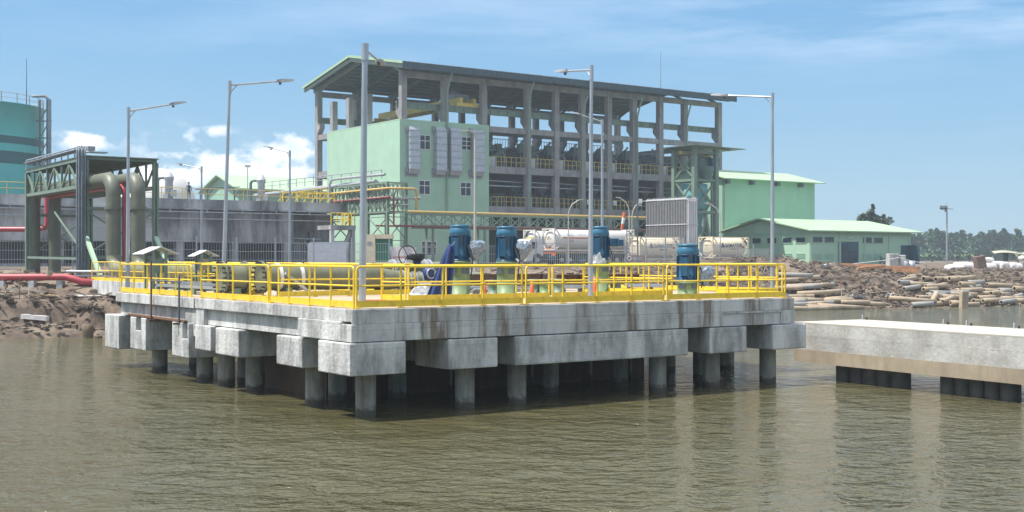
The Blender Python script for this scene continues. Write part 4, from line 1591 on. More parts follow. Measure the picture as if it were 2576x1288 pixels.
for x in (-1.6, 1.8):
    MB().bar((x, -1.2, 10.3), (x, -1.2, 12.6), .14).bar((x, 1.2, 10.3), (x, 1.2, 12.6), .14).bar((x, -1.2, 11.7), (x + .7, -1.2, 12.7), .1).split('post', STEEL_D, T)

# ------------------------------------------------------------------ pipe bridge at the left
PBX, PBY = P(215, 78), 78.0
T = thing('pipe_bridge', 'green steel truss bridge carrying thick pipes at the left', 'pipe bridge', (PBX, PBY, GZ - .4), TH)
ZT = Z(398, 78)
LA, LB = 4.5, 14.6
for a in (0, LA):
    m = MB()
    truss(m, (a, 0, ZT), (a, LB, ZT), 1.75, 8, .22, .13)
    m.build('side_truss', GRN, T)
m = MB()
for k in range(9):
    m.bar((0, LB * k / 8, ZT + .01), (LA, LB * k / 8, ZT + .01), .14)
    m.bar((0, LB * k / 8, ZT - 1.8), (LA, LB * k / 8, ZT - 1.8), .14)
m.split('cross_beam', GRN, T)
MB().box(-.15, LA + .15, -.3, LB + .2, ZT + .12, ZT + .18).build('deck_sheet', GRN, T)
for b in (0, LB):
    for a in (0, LA):
        m = MB()
        m.box(a - .17, a - .05, b - .14, b + .14, 2.6, ZT - .12)
        m.box(a - .049, a + .049, b - .03, b + .03, 2.6, ZT - .12)
        m.box(a + .05, a + .17, b - .14, b + .14, 2.6, ZT - .12)
        m.build('leg', GRN, T)
        MB().cbox((a, b, 3.0), (.8, .8, .8)).build('footing', CONC_DECK, T)
m = MB()
for b in (0, LB):
    for z in (4.3, 7.4):
        m.bar((0, b, z), (LA, b, z), .2)
    m.bar((0, b, 4.4), (LA, b, 7.3), .09).bar((LA, b, 4.4), (0, b, 7.3), .09)
m.bar((0, 0, 4.2), (0, LB, 4.3), .16).bar((0, .1, 4.4), (0, LB * .5, 7.4), .09).bar((LA, 0, 4.2), (LA, LB, 4.3), .16)
m.build('bracing', GRN, T)
for a in (0, LA):
    MB().bar((a, -.1, 5.6), (a + .05, -3.3, 2.9), .26, .2).build('raking_strut', GRN_L, T)
m = MB()
for k in range(6):
    x = -.42 - .0 * k + k * .1
    m.poly([(x - .2, -.28 - .06 * (k % 2), 2.9), (x - .2, -.28 - .06 * (k % 2), ZT + .35), (x - .1, -.1, ZT + .72), (x + .1, .6, ZT + .6), (x + .1, LB * .98, ZT + .55)], .055, 6)
m.build('conduit_bundle', CONDUIT, T)
m = MB()
hand_rail(m, [(-.1, .5, ZT + .2), (-.1, LB, ZT + .2)], .6, 1.6, .05, False)
m.build('cable_tray_rail', GALV, T)
m = MB()
m.cbox((.9, .6, ZT + .45), (1.2, .7, .07)).cbox((.5, .6, ZT + .68), (.45, .4, .28))
m.build('junction_tray', PANELG, T)
T = thing('red_fire_pipe', 'red fire main rising beside the thick olive pipes inside the pipe bridge', 'pipe', tuple(DK(8.95, 47.0, 3.0)), TH)
MB().poly([(0, 0, 3.0), (0, 0, 8.1), (0, .3, 8.5), (0, .8, 8.7), (0, 17, 8.7)], .14, 10).build('pipe_run', RED, T)
xr = P(118, 96)
T = thing('red_elbow_pipe', 'red pipe coming from the left edge with an elbow before the basin wall', 'pipe', (xr, 96, 6.2))
MB().poly([(-14, 0, Z(577, 96)), (-.7, 0, Z(577, 96)), (-.2, 0, Z(574, 96)), (0, 0, Z(566, 96)), (0, 0, Z(497, 96))], .2, 12).build('pipe_run', RED, T)
MB().tube((-.9, 0, Z(577, 96)), (-.75, 0, Z(577, 96)), .3, 12).tube((-4.2, 0, Z(577, 96)), (-4.05, 0, Z(577, 96)), .3, 12).split('flange', RED, T)
T = thing('red_shore_pipe', 'long red pipe lying along the top of the left bank', 'pipe', (P(0, 73.5), 73.5, 2.9))
z0 = Z(699, 73.5)
MB().poly([(-10, .5, z0), (P(165, 73.5) - P(0, 73.5), 0, z0 + .05), (P(182, 73) - P(0, 73.5), 0, z0 - .1), (P(197, 73) - P(0, 73.5), 0, z0 - .22), (P(224, 73) - P(0, 73.5), .2, z0 - .27)], .21, 14).build('pipe_run', RED, T)
for x in (.1, 1.9, 3.6):
    MB().cbox((x, .1, z0 - .42), (.35, .5, .5)).build('support_block', CONC, T)
MB().tube((2.95, 0, z0 + .1), (2.95, 0, z0 + .42), .19, 10).build('stub', CONC_DECK, T)
T = thing('dark_pipe', 'dark grey pipes running over the bank beneath the conduits of the pipe bridge', 'pipe', (P(180, 74.5), 74.5, 2.8))
MB().tube((-.3, 0, Z(683, 74.5)), (2.6, 0, Z(684, 74.5)), .09, 8).tube((-.1, 0, Z(694, 74.5)), (2.6, 0, Z(694, 74.5)), .07, 8).split('pipe_run', GALV, T)
MB().poly([(.6, 0, 2.2), (.9, 0, 3.0)], .04, 6).poly([(1.6, 0, 2.2), (1.8, 0, 3.0)], .04, 6).split('stand', STEEL_D, T)

# timber stumps and boards in the water by the left bank
for k, (px, Y, r, h) in enumerate(((221, 65.5, .29, .68), (247, 65.2, .22, .12), (2430, 105, .0, 0))):
    if r:
        T = thing('timber_pile_stump', ('weathered timber stump standing in the water by the left bank', 'low rotten stump just above the water beside the taller left stump')[k], 'stump', (P(px, Y), Y, 0), 0)
        MB().lathe([(r, -1), (r * 1.03, h * .5), (r, h), (.01, h + .02)], seg=11).build('stump_wood', mat('wet_stump_wood', (.15, .11, .075), .9, var=.4, scale=3, stretch=(3, 3, .5)), T)
T = thing('timber_pile_stump', 'square stump standing in the water at the right bank', 'stump', (P(2424, 106), 106, 0))
MB().cbox((0, 0, .3), (.62, .5, 2.2), .2, .05).build('stump_wood', PILE_OFF, T, .03)
rg = random.Random(3)
for k, (px, Y, l, an, mt, lb) in enumerate(((165, 70.6, 1.5, .2, PLANK, 'pale plank lying on the left bank just below the red pipe'),
                                    (120, 70.2, 1.0, -.1, PLANK, 'short pale plank on the left bank, left of the other planks'),
                                    (60, 70.5, 1.9, .05, GALV_W, 'thin pale pole lying on the left bank under the red pipe'),
                                    (88, 67.2, 1.6, -.25, BAG, 'white slab shaped piece of broken concrete at the waterline of the left bank'))):
    x = P(px, Y)
    m = MB()
    m.cbox((0, 0, 0), (l, .28 if k != 2 else .08, .08 if k != 3 else .25), an, .06)
    o = m.build('plank' if k < 2 else ('pole' if k == 2 else 'broken_slab'), mt)
    o.location = (x, Y, ground_h(x, Y) + (.25 if k < 3 else .15))
    tag(o, lb, 'plank' if k < 2 else ('pole' if k == 2 else 'slab'))
T = thing('stake', 'thin rusty stake with a string driven into the left bank', 'stake', (P(49, 69), 69, ground_h(P(49, 69), 69)))
MB().tube((0, 0, T.location.z - .3), (.02, 0, T.location.z + 1.1), .025, 6).build('rod', RUST, T)
MB().tube((-.3, 0, T.location.z + .85), (.3, 0, T.location.z + 1.0), .015, 5).build('tie', PLANK, T)

# ------------------------------------------------------------------ fence
FENCE_PTS = [(-46, 92), (-34, 95), (-22, 98), (-10, 100), (2, 103), (10, 108), (18, 116), (26, 124)]
fsegs = []
for (x0, y0), (x1, y1) in zip(FENCE_PTS, FENCE_PTS[1:]):
    n = max(1, round(sqrt((x1 - x0) ** 2 + (y1 - y0) ** 2) / 3.0))
    for k in range(n):
        fsegs.append(((x0 + (x1 - x0) * k / n, y0 + (y1 - y0) * k / n), (x0 + (x1 - x0) * (k + 1) / n, y0 + (y1 - y0) * (k + 1) / n)))
MESHW = mat('fence_mesh_wire', (.5, .52, .54), .5, .3, var=.05)
fcount = {}
for k, (a, b) in enumerate(fsegs):
    g0 = min(ground_h(*a), ground_h(*b))
    px_ = 1288 + FOC * a[0] / a[1]
    if px_ < 230:
        w = 'left of the pipe bridge legs'
    elif px_ < 620:
        w = 'right of the pipe bridge'
    elif px_ < 900:
        w = 'before the dark recess of the basin'
    elif px_ < 1200:
        w = 'before the green lattice rack'
    elif px_ < 1600:
        w = 'before the white tank truck'
    else:
        w = 'before the cream tank containers'
    fcount[w] = fcount.get(w, 0) + 1
    T = thing('fence_panel', ORD[fcount[w] - 1] + ' mesh fence panel from the left ' + w, 'fence', (a[0], a[1], g0), atan2(b[1] - a[1], b[0] - a[0]), 'mesh fence panels ' + w)
    L_ = sqrt((b[0] - a[0]) ** 2 + (b[1] - a[1]) ** 2)
    MB().tube((0, 0, g0 - .3), (0, 0, g0 + 2.75), .05, 8).build('post', GALV, T)
    m = MB()
    n = 15
    for i in range(n):
        x = .1 + (L_ - .2) * i / (n - 1)
        m.bar((x, 0, g0 + .1), (x, 0, g0 + 2.3), .022)
    for z in (.15, .9, 1.6, 2.28):
        m.bar((.05, 0, g0 + z), (L_ - .05, 0, g0 + z), .035)
    m.build('mesh_wire', MESHW, T)
# stack of grating sheets behind the fence
T = thing('metal_sheet_stack', 'tall stack of silvery mesh sheets standing behind the fence left of the lattice rack', 'stack', (P(823, 108), 108, GZ))
m = MB()
for k in range(7):
    m.cbox((.02 * k, k * .1, 4.55 + .02 * k), (3.4, .03, 2.0), 0, 0, -.05)
m.build('sheets', DUCT, T)

# shore lamps
street_lamp((P(507, 92), 92, GZ - .2), Z(420, 92) - GZ + .2, (P(452, 92) - P(507, 92), .4, .35), 'grey street lamp on the shore between the roofed cabinet and the leaning deck lamp', 'street lamps on the shore', r0=.1, r1=.06)
street_lamp((P(729, 84), 84, GZ - .3), Z(380, 84) - GZ + .3, (P(682, 84) - P(731, 84), .4, .36), 'grey street lamp on the shore before the dark recess of the basin', 'street lamps on the shore', r0=.1, r1=.06, head=.62)
street_lamp((P(1195, 88), 88, GZ - .4), Z(330, 88) - GZ, (-.42, -.3, .38), 'beige street lamp with a curved neck in front of the mint wall with ducts', 'street lamps on the shore', m1=GALV_W, bend=True, r0=.11, r1=.075, head=.5)
street_lamp((P(1515, 95), 95, 3.0), Z(302, 95) - 3.0, (P(1462, 95) - P(1516, 95), .6, .62), 'grey street lamp on the shore right of the middle deck lamp', 'street lamps on the shore', r0=.13, r1=.085, head=.8)
for k, (px, py, dx, lb) in enumerate(((1430, 541, .9, 'small bent white lamp rising above the white tank truck'), (1583, 536, -.8, 'bent white lamp beside the windsock'),
                                  (1590, 545, .8, 'slim bent white lamp leaning right next to the dark pole'), (1812, 551, -.9, 'bent white lamp between the steel tower and the second cream tank'))):
    Y = 132
    zt = Z(py, Y)
    T = thing('bent_lamp', lb, 'street lamp', (P(px, Y), Y, GZ), 0, 'bent white lamps in the yard')
    MB().tube((0, 0, GZ), (0, 0, zt), .06, 8).build('pole', GALV_W, T)
    MB().poly([(0, 0, zt), (dx * .12, 0, zt + .6), (dx * .45, 0, zt + 1.15), (dx * 1.2, 0, zt + 1.6)], .055, 8).build('arm', GALV_W, T)
    MB().cbox((dx * 1.45, 0, zt + 1.66), (.6, .25, .1), 0, -.2 * (1 if dx > 0 else -1)).build('lamp_head', GALV_W, T)
T = thing('windsock', 'orange and white windsock hanging limp from its pole before the long truss', 'windsock', (P(1577, 128), 128, GZ))
zt = Z(535, 128)
MB().tube((.0, 0, GZ), (0, 0, zt + .1), .05, 8).tube((0, 0, zt), (-.25, 0, zt), .03, 6).build('pole', STEEL_D, T)
for k, (u0, u1) in enumerate(((0, .3), (.3, .68), (.68, 1))):
    f = lambda u: Vector((-.22 - .32 * u, 0, zt - 1.75 * u))
    MB().tube(f(u0), f(u1), .21 - .08 * u0, 12, .21 - .08 * u1, caps=False).build('sock_band', WHITE if k == 1 else ORANGE, T)
T = thing('black_pole', 'slim black pole with a small camera box standing right of the windsock', 'pole', (P(1604, 128), 128, GZ))
MB().tube((0, 0, GZ), (0, 0, Z(470, 128)), .08, 8).build('pole', STEEL_D, T)
MB().cbox((.3, 0, Z(505, 128)), (.35, .3, .4)).build('camera_box', WHITE, T)
T = thing('banner', 'pale banner with a red line tied to the fence left of the handwheel valve', 'banner', (P(1012, 99), 99, 3.4), 0)
MB().grid(lambda u, v: ((u - .5) * 2.1 + .25 * (1 - v), .08 * sin(u * 9), 3.7 + v * 1.5 - .1 * u), 14, 5).build('cloth', BANNER, T)
MB().box(-.75, .9, -.13, -.11, 4.3, 4.38).build('printed_line', RED, T)
# ------------------------------------------------------------------ main process building
OX, OY = -14.9, 165.0
PB = thing('process_building', 'tall open concrete frame process building with a dark gabled roof and a mint green block', 'building', (OX, OY, GZ), TH)
T = PB


def tpx(px, s=0.0):
    r = (px - 1288) / FOC
    o = Vector((OX, OY, 0)) + UL * s
    return (r * o.y - o.x) / (UR.x - UR.y * r)


def zpx(py, t, s=0.0):
    Y = OY + UR.y * t + UL.y * s
    return Z(py, Y)


COLT = [0.25, 6.85, 13.25, 20.9, 26.0, 30.9, 36.0, 41.0, 46.4, 51.6, 59.1]
WID = 25.4
ZB = [(28.7, 29.5), (22.1, 22.9), (16.3, 17.3), (10.7, 11.65)]
cw = .42
for t in COLT:
    m = MB()
    m.box(t - cw, t + cw, -cw, cw, GZ, 29.499)
    m.prism([(t - cw - .002, cw, 24.6), (t - cw - .002, cw + .75, 24.6), (t - cw - .002, cw + .75, 23.9), (t - cw - .002, cw, 23.1)], (cw * 2 + .004, 0, 0))
    m.build('column', CONC_BLD, T)
    m = MB()
    m.box(t - cw, t + cw, WID - cw, WID + cw, GZ, 29.499)
    m.prism([(t - cw - .002, WID - cw, 24.6), (t - cw - .002, WID - cw, 23.1), (t - cw - .002, WID - cw - .75, 23.9), (t - cw - .002, WID - cw - .75, 24.6)], (cw * 2 + .004, 0, 0))
    m.build('column', CONC_BLD, T)
for i, t in enumerate(COLT):
    for z0, z1 in ZB[1:3]:
        if i in (0, 10):
            MB().box(t - .3, t + .3, cw + .002, WID - cw - .002, z0, z1 - .01).build('cross_beam', CONC_BLD, T)
for s, nm in ((0, 'front'), (WID, 'back')):
    for i, (a, b) in enumerate(zip(COLT, COLT[1:])):
        for k, (z0, z1) in enumerate(ZB):
            if s == 0 and i < 2 and k > 0:
                continue
            if s and k == 1 and i > 0:
                z0, z1 = 22.3, 22.75
            MB().box(a + cw + .002, b - cw - .002, s - .3, s + .3, z0, z1).build('beam', CONC_BLD, T)
MB().box(14.2, 59.3, .35, WID - .4, 17.0, 17.28).build('floor_slab', CONC_BLD, T)
MB().box(14.2, 59.3, .35, WID - .4, 11.35, 11.63).build('floor_slab', CONC_BLD, T)
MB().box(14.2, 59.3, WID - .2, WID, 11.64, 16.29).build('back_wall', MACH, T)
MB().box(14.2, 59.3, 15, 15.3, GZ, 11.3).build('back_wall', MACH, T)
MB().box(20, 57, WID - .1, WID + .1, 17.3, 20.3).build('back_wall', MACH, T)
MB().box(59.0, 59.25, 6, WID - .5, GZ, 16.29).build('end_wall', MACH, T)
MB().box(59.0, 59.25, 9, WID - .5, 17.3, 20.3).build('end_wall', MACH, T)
# roof
RS, RZ0, RK = 12.25, 33.0, .184


def rz_(s):
    return RZ0 - RK * abs(s - RS)


for s0, s1 in ((-3.0, RS), (RS, 27.5)):
    m = MB()
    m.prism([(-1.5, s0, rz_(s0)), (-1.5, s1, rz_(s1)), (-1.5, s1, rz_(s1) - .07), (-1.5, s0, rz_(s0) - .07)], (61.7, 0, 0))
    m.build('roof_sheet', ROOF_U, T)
    m = MB()
    for k in range(10):
        s = s0 + (s1 - s0) * (k + .5) / 10
        m.box(-1.4, 60.1, s - .05, s + .05, rz_(s) - .34, rz_(s) - .08)
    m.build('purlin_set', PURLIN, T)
# light trim on the gable verge and corrugated eave strip
for s0, s1 in ((-3.0, RS - .001), (RS + .001, 27.5)):
    MB().prism([(-1.56, s0, rz_(s0) + .14), (-1.56, s1, rz_(s1) + .14), (-1.56, s1, rz_(s1) - .22), (-1.56, s0, rz_(s0) - .22)], (.05, 0, 0)).build('verge_trim', ROOF_L, T)
m = MB()
n = 260
for k in range(n):
    x0 = -1.5 + 61.7 * k / n
    x1 = -1.5 + 61.7 * (k + 1) / n
    y = -3.03 if k % 2 else -2.97
    m.box(x0, x1 - .002, y - .03, y + .03, rz_(-3) - .80, rz_(-3) + .06 + .05 * (k % 2))
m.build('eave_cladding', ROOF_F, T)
m = MB()
for k in range(103):
    m.cbox((-1.2 + k * .6, -2.93, rz_(-3) + .13), (.34, .25, .06))
m.build('sheet_edge', mat('pale_roof_edge_tips', (.5, .56, .58), .4, .3), T)  # pale sheet tips along the top of the eave strip
for i, t in enumerate(COLT + [-1.2]):
    zc_ = 29.5
    if t < 0:
        m = MB()
        m.bar((t, -2.6, rz_(-2.6) - .5), (t, RS, RZ0 - .5), .25, .5).bar((t, RS, RZ0 - .5), (t, 27.2, rz_(27.2) - .5), .25, .5)
        m.build('gable_rafter', GRN_L if False else GRN, T)
        continue
    m = MB()
    m.bar((t, -2.4, rz_(-2.4) - .62), (t, RS, RZ0 - .68), .22, .55)
    m.bar((t, RS, RZ0 - .68), (t, 27.0, rz_(27.0) - .62), .22, .55)
    m.bar((t, .1, 29.3), (t, 2.4, rz_(2.4) - .8), .2, .35).bar((t, WID - .1, 29.3), (t, WID - 2.4, rz_(WID - 2.4) - .8), .2, .35)
    m.build('rafter', GRN if i < 1 else PURLIN, T)
for i in (0, 2, 4, 6, 8):
    a, b = COLT[i], COLT[i + 1]
    for s0, s1 in ((.3, 6), (6, 12), (12.4, 18), (18, 25)):
        MB().bar((a, s0, rz_(s0) - .5), (b, s1, rz_(s1) - .5), .09).bar((b, s0, rz_(s0) - .5), (a, s1, rz_(s1) - .5), .09).build('roof_brace', PURLIN, T)
# crane runway girders
for s in (cw + .45, WID - cw - .45):
    m = MB()
    m.box(-.3, 59.6, s - .18, s + .18, 25.35, 25.5).box(-.3, 59.6, s - .05, s + .05, 24.76, 25.349).box(-.3, 59.6, s - .18, s + .18, 24.61, 24.759)
    for k in range(40):
        m.box(k * 1.5, k * 1.5 + .06, s - .17, s - .051, 24.761, 25.348)
    m.build('crane_girder', GRN, T)
# lightning rod on the roof
tr = tpx(1662, -1)
MB().tube((tr, -1, rz_(-1)), (tr, -1, zpx(127, tr, -1)), .09, 8, .04).build('lightning_rod', GALV, T)
# mint block
WZ = 22.85
MB().box(-.5, 13.9, -.5, .0, GZ, WZ).build('front_wall', GRN_WALL, T)
MB().box(-.5, -.02, .003, 21.1, GZ, WZ).build('side_wall', GRN_WALL, T)
MB().box(13.4, 13.9, .003, 21.1, GZ, WZ - .02).build('inner_wall', GRN_WALL, T)
MB().box(-.52, 13.92, -.52, 21.1, WZ + .002, WZ + .12).build('parapet_cap', GRN_L, T)
MB().box(-.4, 13.4, 20.6, 21.0, GZ, WZ - .02).build('rear_wall', GRN_WALL, T)
for s in (19.9, 14.8, 9.2):
    MB().box(-.4, .4, s - .45, s + .45, WZ + .13, 27.4).build('stub_column', CONC_BLD, T)


def window(t0, t1, z0, z1, cols, split, par=T, yy=-.5, name='window', nx=None):
    m = MB()
    f = .09
    m.box(t0, t1, yy - .06, yy - .002, z0, z0 + f).box(t0, t1, yy - .06, yy - .002, z1 - f, z1)
    m.box(t0, t0 + f, yy - .06, yy - .002, z0 + f + .001, z1 - f - .001).box(t1 - f, t1, yy - .06, yy - .002, z0 + f + .001, z1 - f - .001)
    for c in range(1, cols):
        x = t0 + (t1 - t0) * c / cols
        m.box(x - f / 2, x + f / 2, yy - .058, yy - .002, z0 + f + .001, z1 - f - .001)
    for sp in split:
        zz = z0 + (z1 - z0) * sp
        m.box(t0 + f, t1 - f, yy - .061, yy - .003, zz - f / 2, zz + f / 2)
    w = m.build(name, WHITE, par)
    m = MB()
    m.box(t0 + f, t1 - f, yy - .03, yy - .004, z0 + f, z1 - f)
    m.build('pane', GLASS, w)
    return w


for x0, x1, y0, y1, c, sp in ((1055, 1082.5, 377.5, 340, 2, (.6,)), (1160, 1187, 379, 345, 2, (.35, .67)), (1053, 1082, 490, 454, 2, (.62,)), (1157.5, 1185, 494, 459, 2, (.62,)),
                              (1060, 1098, 643, 607, 3, (.6,))):
    t0, t1 = tpx(x0, -.5), tpx(x1, -.5)
    tm = (t0 + t1) / 2
    window(t0, t1, zpx(y0, tm), zpx(y1, tm), c, sp)
for k, (x0, x1, y0, y1) in enumerate(((1031, 1056, 319, 437), (1098, 1123, 321, 440), (1134, 1161, 323, 441), (1190, 1218, 327, 443))):
    t0, t1 = tpx(x0, -1.2), tpx(x1, -1.2)
    zt, zb_ = zpx(y0, t0), zpx(y1, t0)
    d = MB()
    d.prism([(t0, -.55, zt), (t0, -1.0, zt), (t0, -1.35, zt - .55), (t0, -1.35, zb_ + .6), (t0, -1.0, zb_), (t0, -.55, zb_)], (t1 - t0, 0, 0))
    du = d.build('air_duct', DUCT, T)
    m = MB()
    for j in range(7):
        zz = zt - .5 - (zt - zb_ - 1.1) * j / 6
        m.box(t0 - .07, t1 + .07, -1.42, -.56, zz - .035, zz + .035)
    m.build('duct_joint', SILVER, du)
    m = MB()
    m.cbox((t0 - .2, -.7, zt - .3), (.25, .3, .9)).cbox((t0 - .2, -.7, zb_ + .5), (.25, .3, .7)).box(t0 - .35, t1 + .1, -.56, -.51, zb_ - .35, zb_ + .2)
    m.split('duct_bracket', PANELG, du)
# downpipes
for px, s in ((1131, 178), (1336, 205), (1471, 240), (1610, 243), (1734, 255)):
    t = tpx(px - 6, -.75)
    t2 = tpx(px + 8, -2.6)
    yb = 530
    MB().poly([(t2, -2.6, zpx(s, t2, -2.6)), (t2 - .1, -2.2, zpx(s, t2, -2.6) - .9), (t, -.75, zpx(s, t) - 3.1), (t, -.75, zpx(yb, t))], .13, 10).build('downpipe', PIPE_DN, T)
# floor guard rails in the bays
for i in range(2, 10):
    a, b = max(COLT[i], 13.9) + .5, COLT[i + 1] - .5
    for z in (17.3, 11.65):
        m = MB()
        hand_rail(m, [(a, -.35, z), (b, -.35, z)], 1.35, .85, .045)
        m.build('guard_rail', YEL_FAR, T)
    m = MB()
    for j in range(9):
        x = a + (b - a) * j / 8
        m.tube((x, WID - 1.0, 22.9), (x, WID - 1.0, 25.0 - .9), .05, 6)
    m.tube((a, WID - 1, 24.1), (b, WID - 1, 24.1), .06, 6)
    m.build('upper_rail', GALV, T)
    # light tubes and cable trays under the floors
    m = MB()
    m.bar((a, .6, 15.3), (b, .6, 15.2), .1).bar((a, .8, 14.6), (b, .8, 14.6), .14)
    m.build('cable_tray', GALV, T)

# machines inside, each bay
rb = random.Random(9)
for i in range(2, 10):
    a, b = max(COLT[i], 13.9), COLT[i + 1]
    c = (a + b) / 2
    w = ORD[i - 2] + ' bay right of the mint block'
    T2 = thing('upper_machine', 'dark process machine with pipes on the upper floor, ' + w, 'machine', tuple(Vector((OX, OY, 17.3)) + UR * c + UL * 7), TH, 'machines on the upper floor')
    MB().box(-1.9, 1.9, -2.6, 9, 17.3, 19.9).lathe([(1.25, -3), (1.25, 8)], (0, 0, 19.6), 16, 'Y').disc((0, -3, 19.6), 1.25, 16, 'Y').build('machine_body', MACH, T2)
    m = MB()
    m.cbox((-1.2, -3.6, 20.4), (1.1, .9, 1.4)).cbox((1.0, -3.2, 20.0), (.9, .7, 1.9)).bar((-2, -3.4, 18), (2.1, -4.2, 20.4), .25)
    for k in range(4):
        m.bar((-1.8 + k * 1.1, -4.2, 17.4), (-1.4 + k * 1.1, -3.7, 20.6), .1)
    m.build('machine_frame', MACH_G, T2)
    m = MB()
    m.poly([(-.9, -3, 20), (-.9, -3, 21.2), (-.5, -3, 21.7), (.4, -2, 21.7), (.6, 0, 21)], .13, 8)
    m.poly([(1.5, -4, 17.4), (1.5, -4, 19.4), (1.2, -3.5, 19.9), (0, -3, 20.1)], .1, 8)
    m.build('process_pipe', SILVER, T2)
    m = MB()
    m.ring((0, -3.05, 19.6), 1.0, .06, 'Y', 18)
    m.build('end_ring', YEL_FAR, T2)
    T3 = thing('control_cabinet', 'pale grey control cabinet, upper floor, ' + w, 'cabinet', tuple(Vector((OX, OY, 17.3)) + UR * (a + 1.15) + UL * .5), TH, 'control cabinets on the upper floor')
    MB().box(-.65, .65, 0, .4, 17.3, 18.75).build('cabinet_body', PANELG, T3)
    MB().box(-.6, -.01, -.02, -.003, 17.4, 18.65).box(.01, .6, -.02, -.003, 17.4, 18.65).build('door', DUCT, T3)
    T4 = thing('lower_machine', 'row of green machine columns, lower floor, ' + w, 'machine', tuple(Vector((OX, OY, 11.65)) + UR * c + UL * 4), TH, 'machines on the lower floor')
    m = MB()
    for k in range(6):
        x = -2.0 + k * .8
        m.lathe([(.01, 11.65), (.2, 11.7), (.22, 13.2), (.12, 13.4), (.12, 13.6), (.01, 13.6)], (x, 0, 0), 10)
    m.bar((-2.3, 0, 13.65), (2.3, 0, 13.65), .12)
    m.build('column_row', MACH_G, T4)
    MB().lathe([(.01, 13.7), (.3, 13.9), (.95, 14.9), (.95, 15.4), (.01, 15.4)], (-.9, 1.5, 0), 16).build('hopper', PANELG if i % 2 == 0 else MACH_G, T4)
    m = MB()
    m.poly([(1.6, -1, 11.7), (1.6, -1, 12.9), (1.3, -1, 13.2), (.6, -1, 13.2), (.4, -1, 12.9), (.4, -1, 11.7)], .07, 8)
    m.build('pipe_loop', SILVER, T4)
    if i in (5, 6, 7):
        T5 = thing('white_sign_board', 'small white board hanging at the lower floor rail, ' + w, 'board', tuple(Vector((OX, OY, 12.3)) + UR * (a + 1.0) + UL * -.42), TH, 'white boards at the lower floor rail')
        MB().box(-.35, .35, -.02, .0, 12.3, 12.95).build('board', WHITE, T5)
        MB().box(-.33, .33, -.03, -.021, 12.55, 12.66).build('printed_line', PANELG, T5)
# overhead crane
T = thing('overhead_crane', 'yellow overhead travelling crane under the roof above the mint block', 'crane', tuple(Vector((OX, OY, 25.5)) + UR * 10.2), TH)
for x in (0, 2.2):
    m = MB()
    m.prism([(x - .25, .9, 26.0), (x - .25, 3.5, 25.75), (x - .25, WID - 3.5, 25.75), (x - .25, WID - 1, 26.0), (x - .25, WID - 1, 26.75), (x - .25, .9, 26.75)], (.5, 0, 0))
    m.build('bridge_girder', YEL_CRANE, T)
for s in (.9, WID - .9):
    MB().box(-.9, 3.1, s - .2, s + .2, 25.52, 26.0).build('end_carriage', YEL_CRANE, T)
MB().box(-.1, 2.5, 2.8, 4.8, 26.76, 27.5).build('trolley', PANELG, T)
MB().box(.2, 1.2, 3, 4.4, 27.51, 27.9).build('hoist_drum', STEEL_D, T)
for k in range(4):
    MB().ring((-.35, 4 + k * 2.2, 25.9), .5, .03, 'X', 12).build('festoon_cable', BLACK, T)
# dark conveyor at the right end
T = thing('inclined_conveyor', 'dark enclosed conveyor slanting up at the right end of the upper floor', 'conveyor', tuple(Vector((OX, OY, 17.3)) + UR * 44 + UL * 2), TH)
MB().bar((0, 1, 19.6), (16, 1, 20.9), 1.0, .9).build('casing', MACH, T)
MB().bar((.5, .45, 20.6), (16, .45, 21.7), .07).bar((.5, .45, 19.0), (16, .45, 20.2), .09).build('side_rail', GALV, T)
for x in (1.5, 6, 11):
    MB().bar((x, 1, 17.3), (x, 1, 19.3 + x * .08), .15).build('leg', MACH_G, T)

# ------------------------------------------------------------------ green lattice pipe rack
RY = 130.0
RX = P(975, RY)
T = thing('lattice_pipe_rack', 'green steel lattice rack of two truss tiers before the mint block', 'pipe rack', (RX, RY, GZ), TH)
zt0, zt1, zt2 = Z(459, RY), Z(499, RY), Z(532, RY)
RB = 36
RA = 2.25
for a in (0, RA):
    m, gp_ = MB(), MB()
    truss(m, (a, 0, zt0), (a, 13, zt0), zt0 - zt1, 14, .19, .14, gus=gp_)
    truss(m, (a, 0, zt1 - .02), (a, 13, zt1 - .02), zt1 - zt2, 14, .19, .14, gus=gp_)
    m.build('side_truss', GRN, T)
    gp_.build('gusset_plates', GRN_PL, T)
m = MB()
for b in (0, 4.3, 8.6, 13):
    m.bar((0, b, zt0), (RA, b, zt0), .14).bar((0, b, zt1), (RA, b, zt1), .14).bar((0, b, zt2), (RA, b, zt2), .14)
    m.bar((0, b, zt1), (RA, b, zt0), .08).bar((0, b, zt2), (RA, b, zt1), .08)
m.split('cross_beam', GRN, T)
for b in (0, 4.3, 8.6, 13.0, 22, 31):
    for a in (0, RA):
        m = MB()
        m.box(a - .14, a - .05, b - .13, b + .13, GZ - .3, zt0 + .1)
        m.box(a - .049, a + .049, b - .03, b + .03, GZ - .3, zt0 + .1)
        m.box(a + .05, a + .14, b - .13, b + .13, GZ - .3, zt0 + .1)
        m.build('leg', GRN, T)
m = MB()
for b0, b1 in ((0, 4.3), (8.6, 13)):
    for k in range(2):
        z0, z1 = GZ + .2 + k * 2.5, GZ + 2.6 + k * 2.5
        m.bar((0, b0, z0), (0, b1, z1), .09).bar((0, b1, z0), (0, b0, z1), .09).bar((0, b0, z1), (0, b1, z1), .09)
for k in range(2):
    z0, z1 = GZ + .2 + k * 2.5, GZ + 2.6 + k * 2.5
    m.bar((0, 0, z0), (RA, 0, z1), .09).bar((RA, 0, z0), (0, 0, z1), .09).bar((0, 0, z1), (RA, 0, z1), .09)
m.build('cross_bracing', GRN, T)
m = MB()
hand_rail(m, [(1.8, 4.5, zt0 + .7), (1.8, RB, zt0 + .9)], 1.0, 2.4, .05)
m.build('walkway_rail', GALV, T)
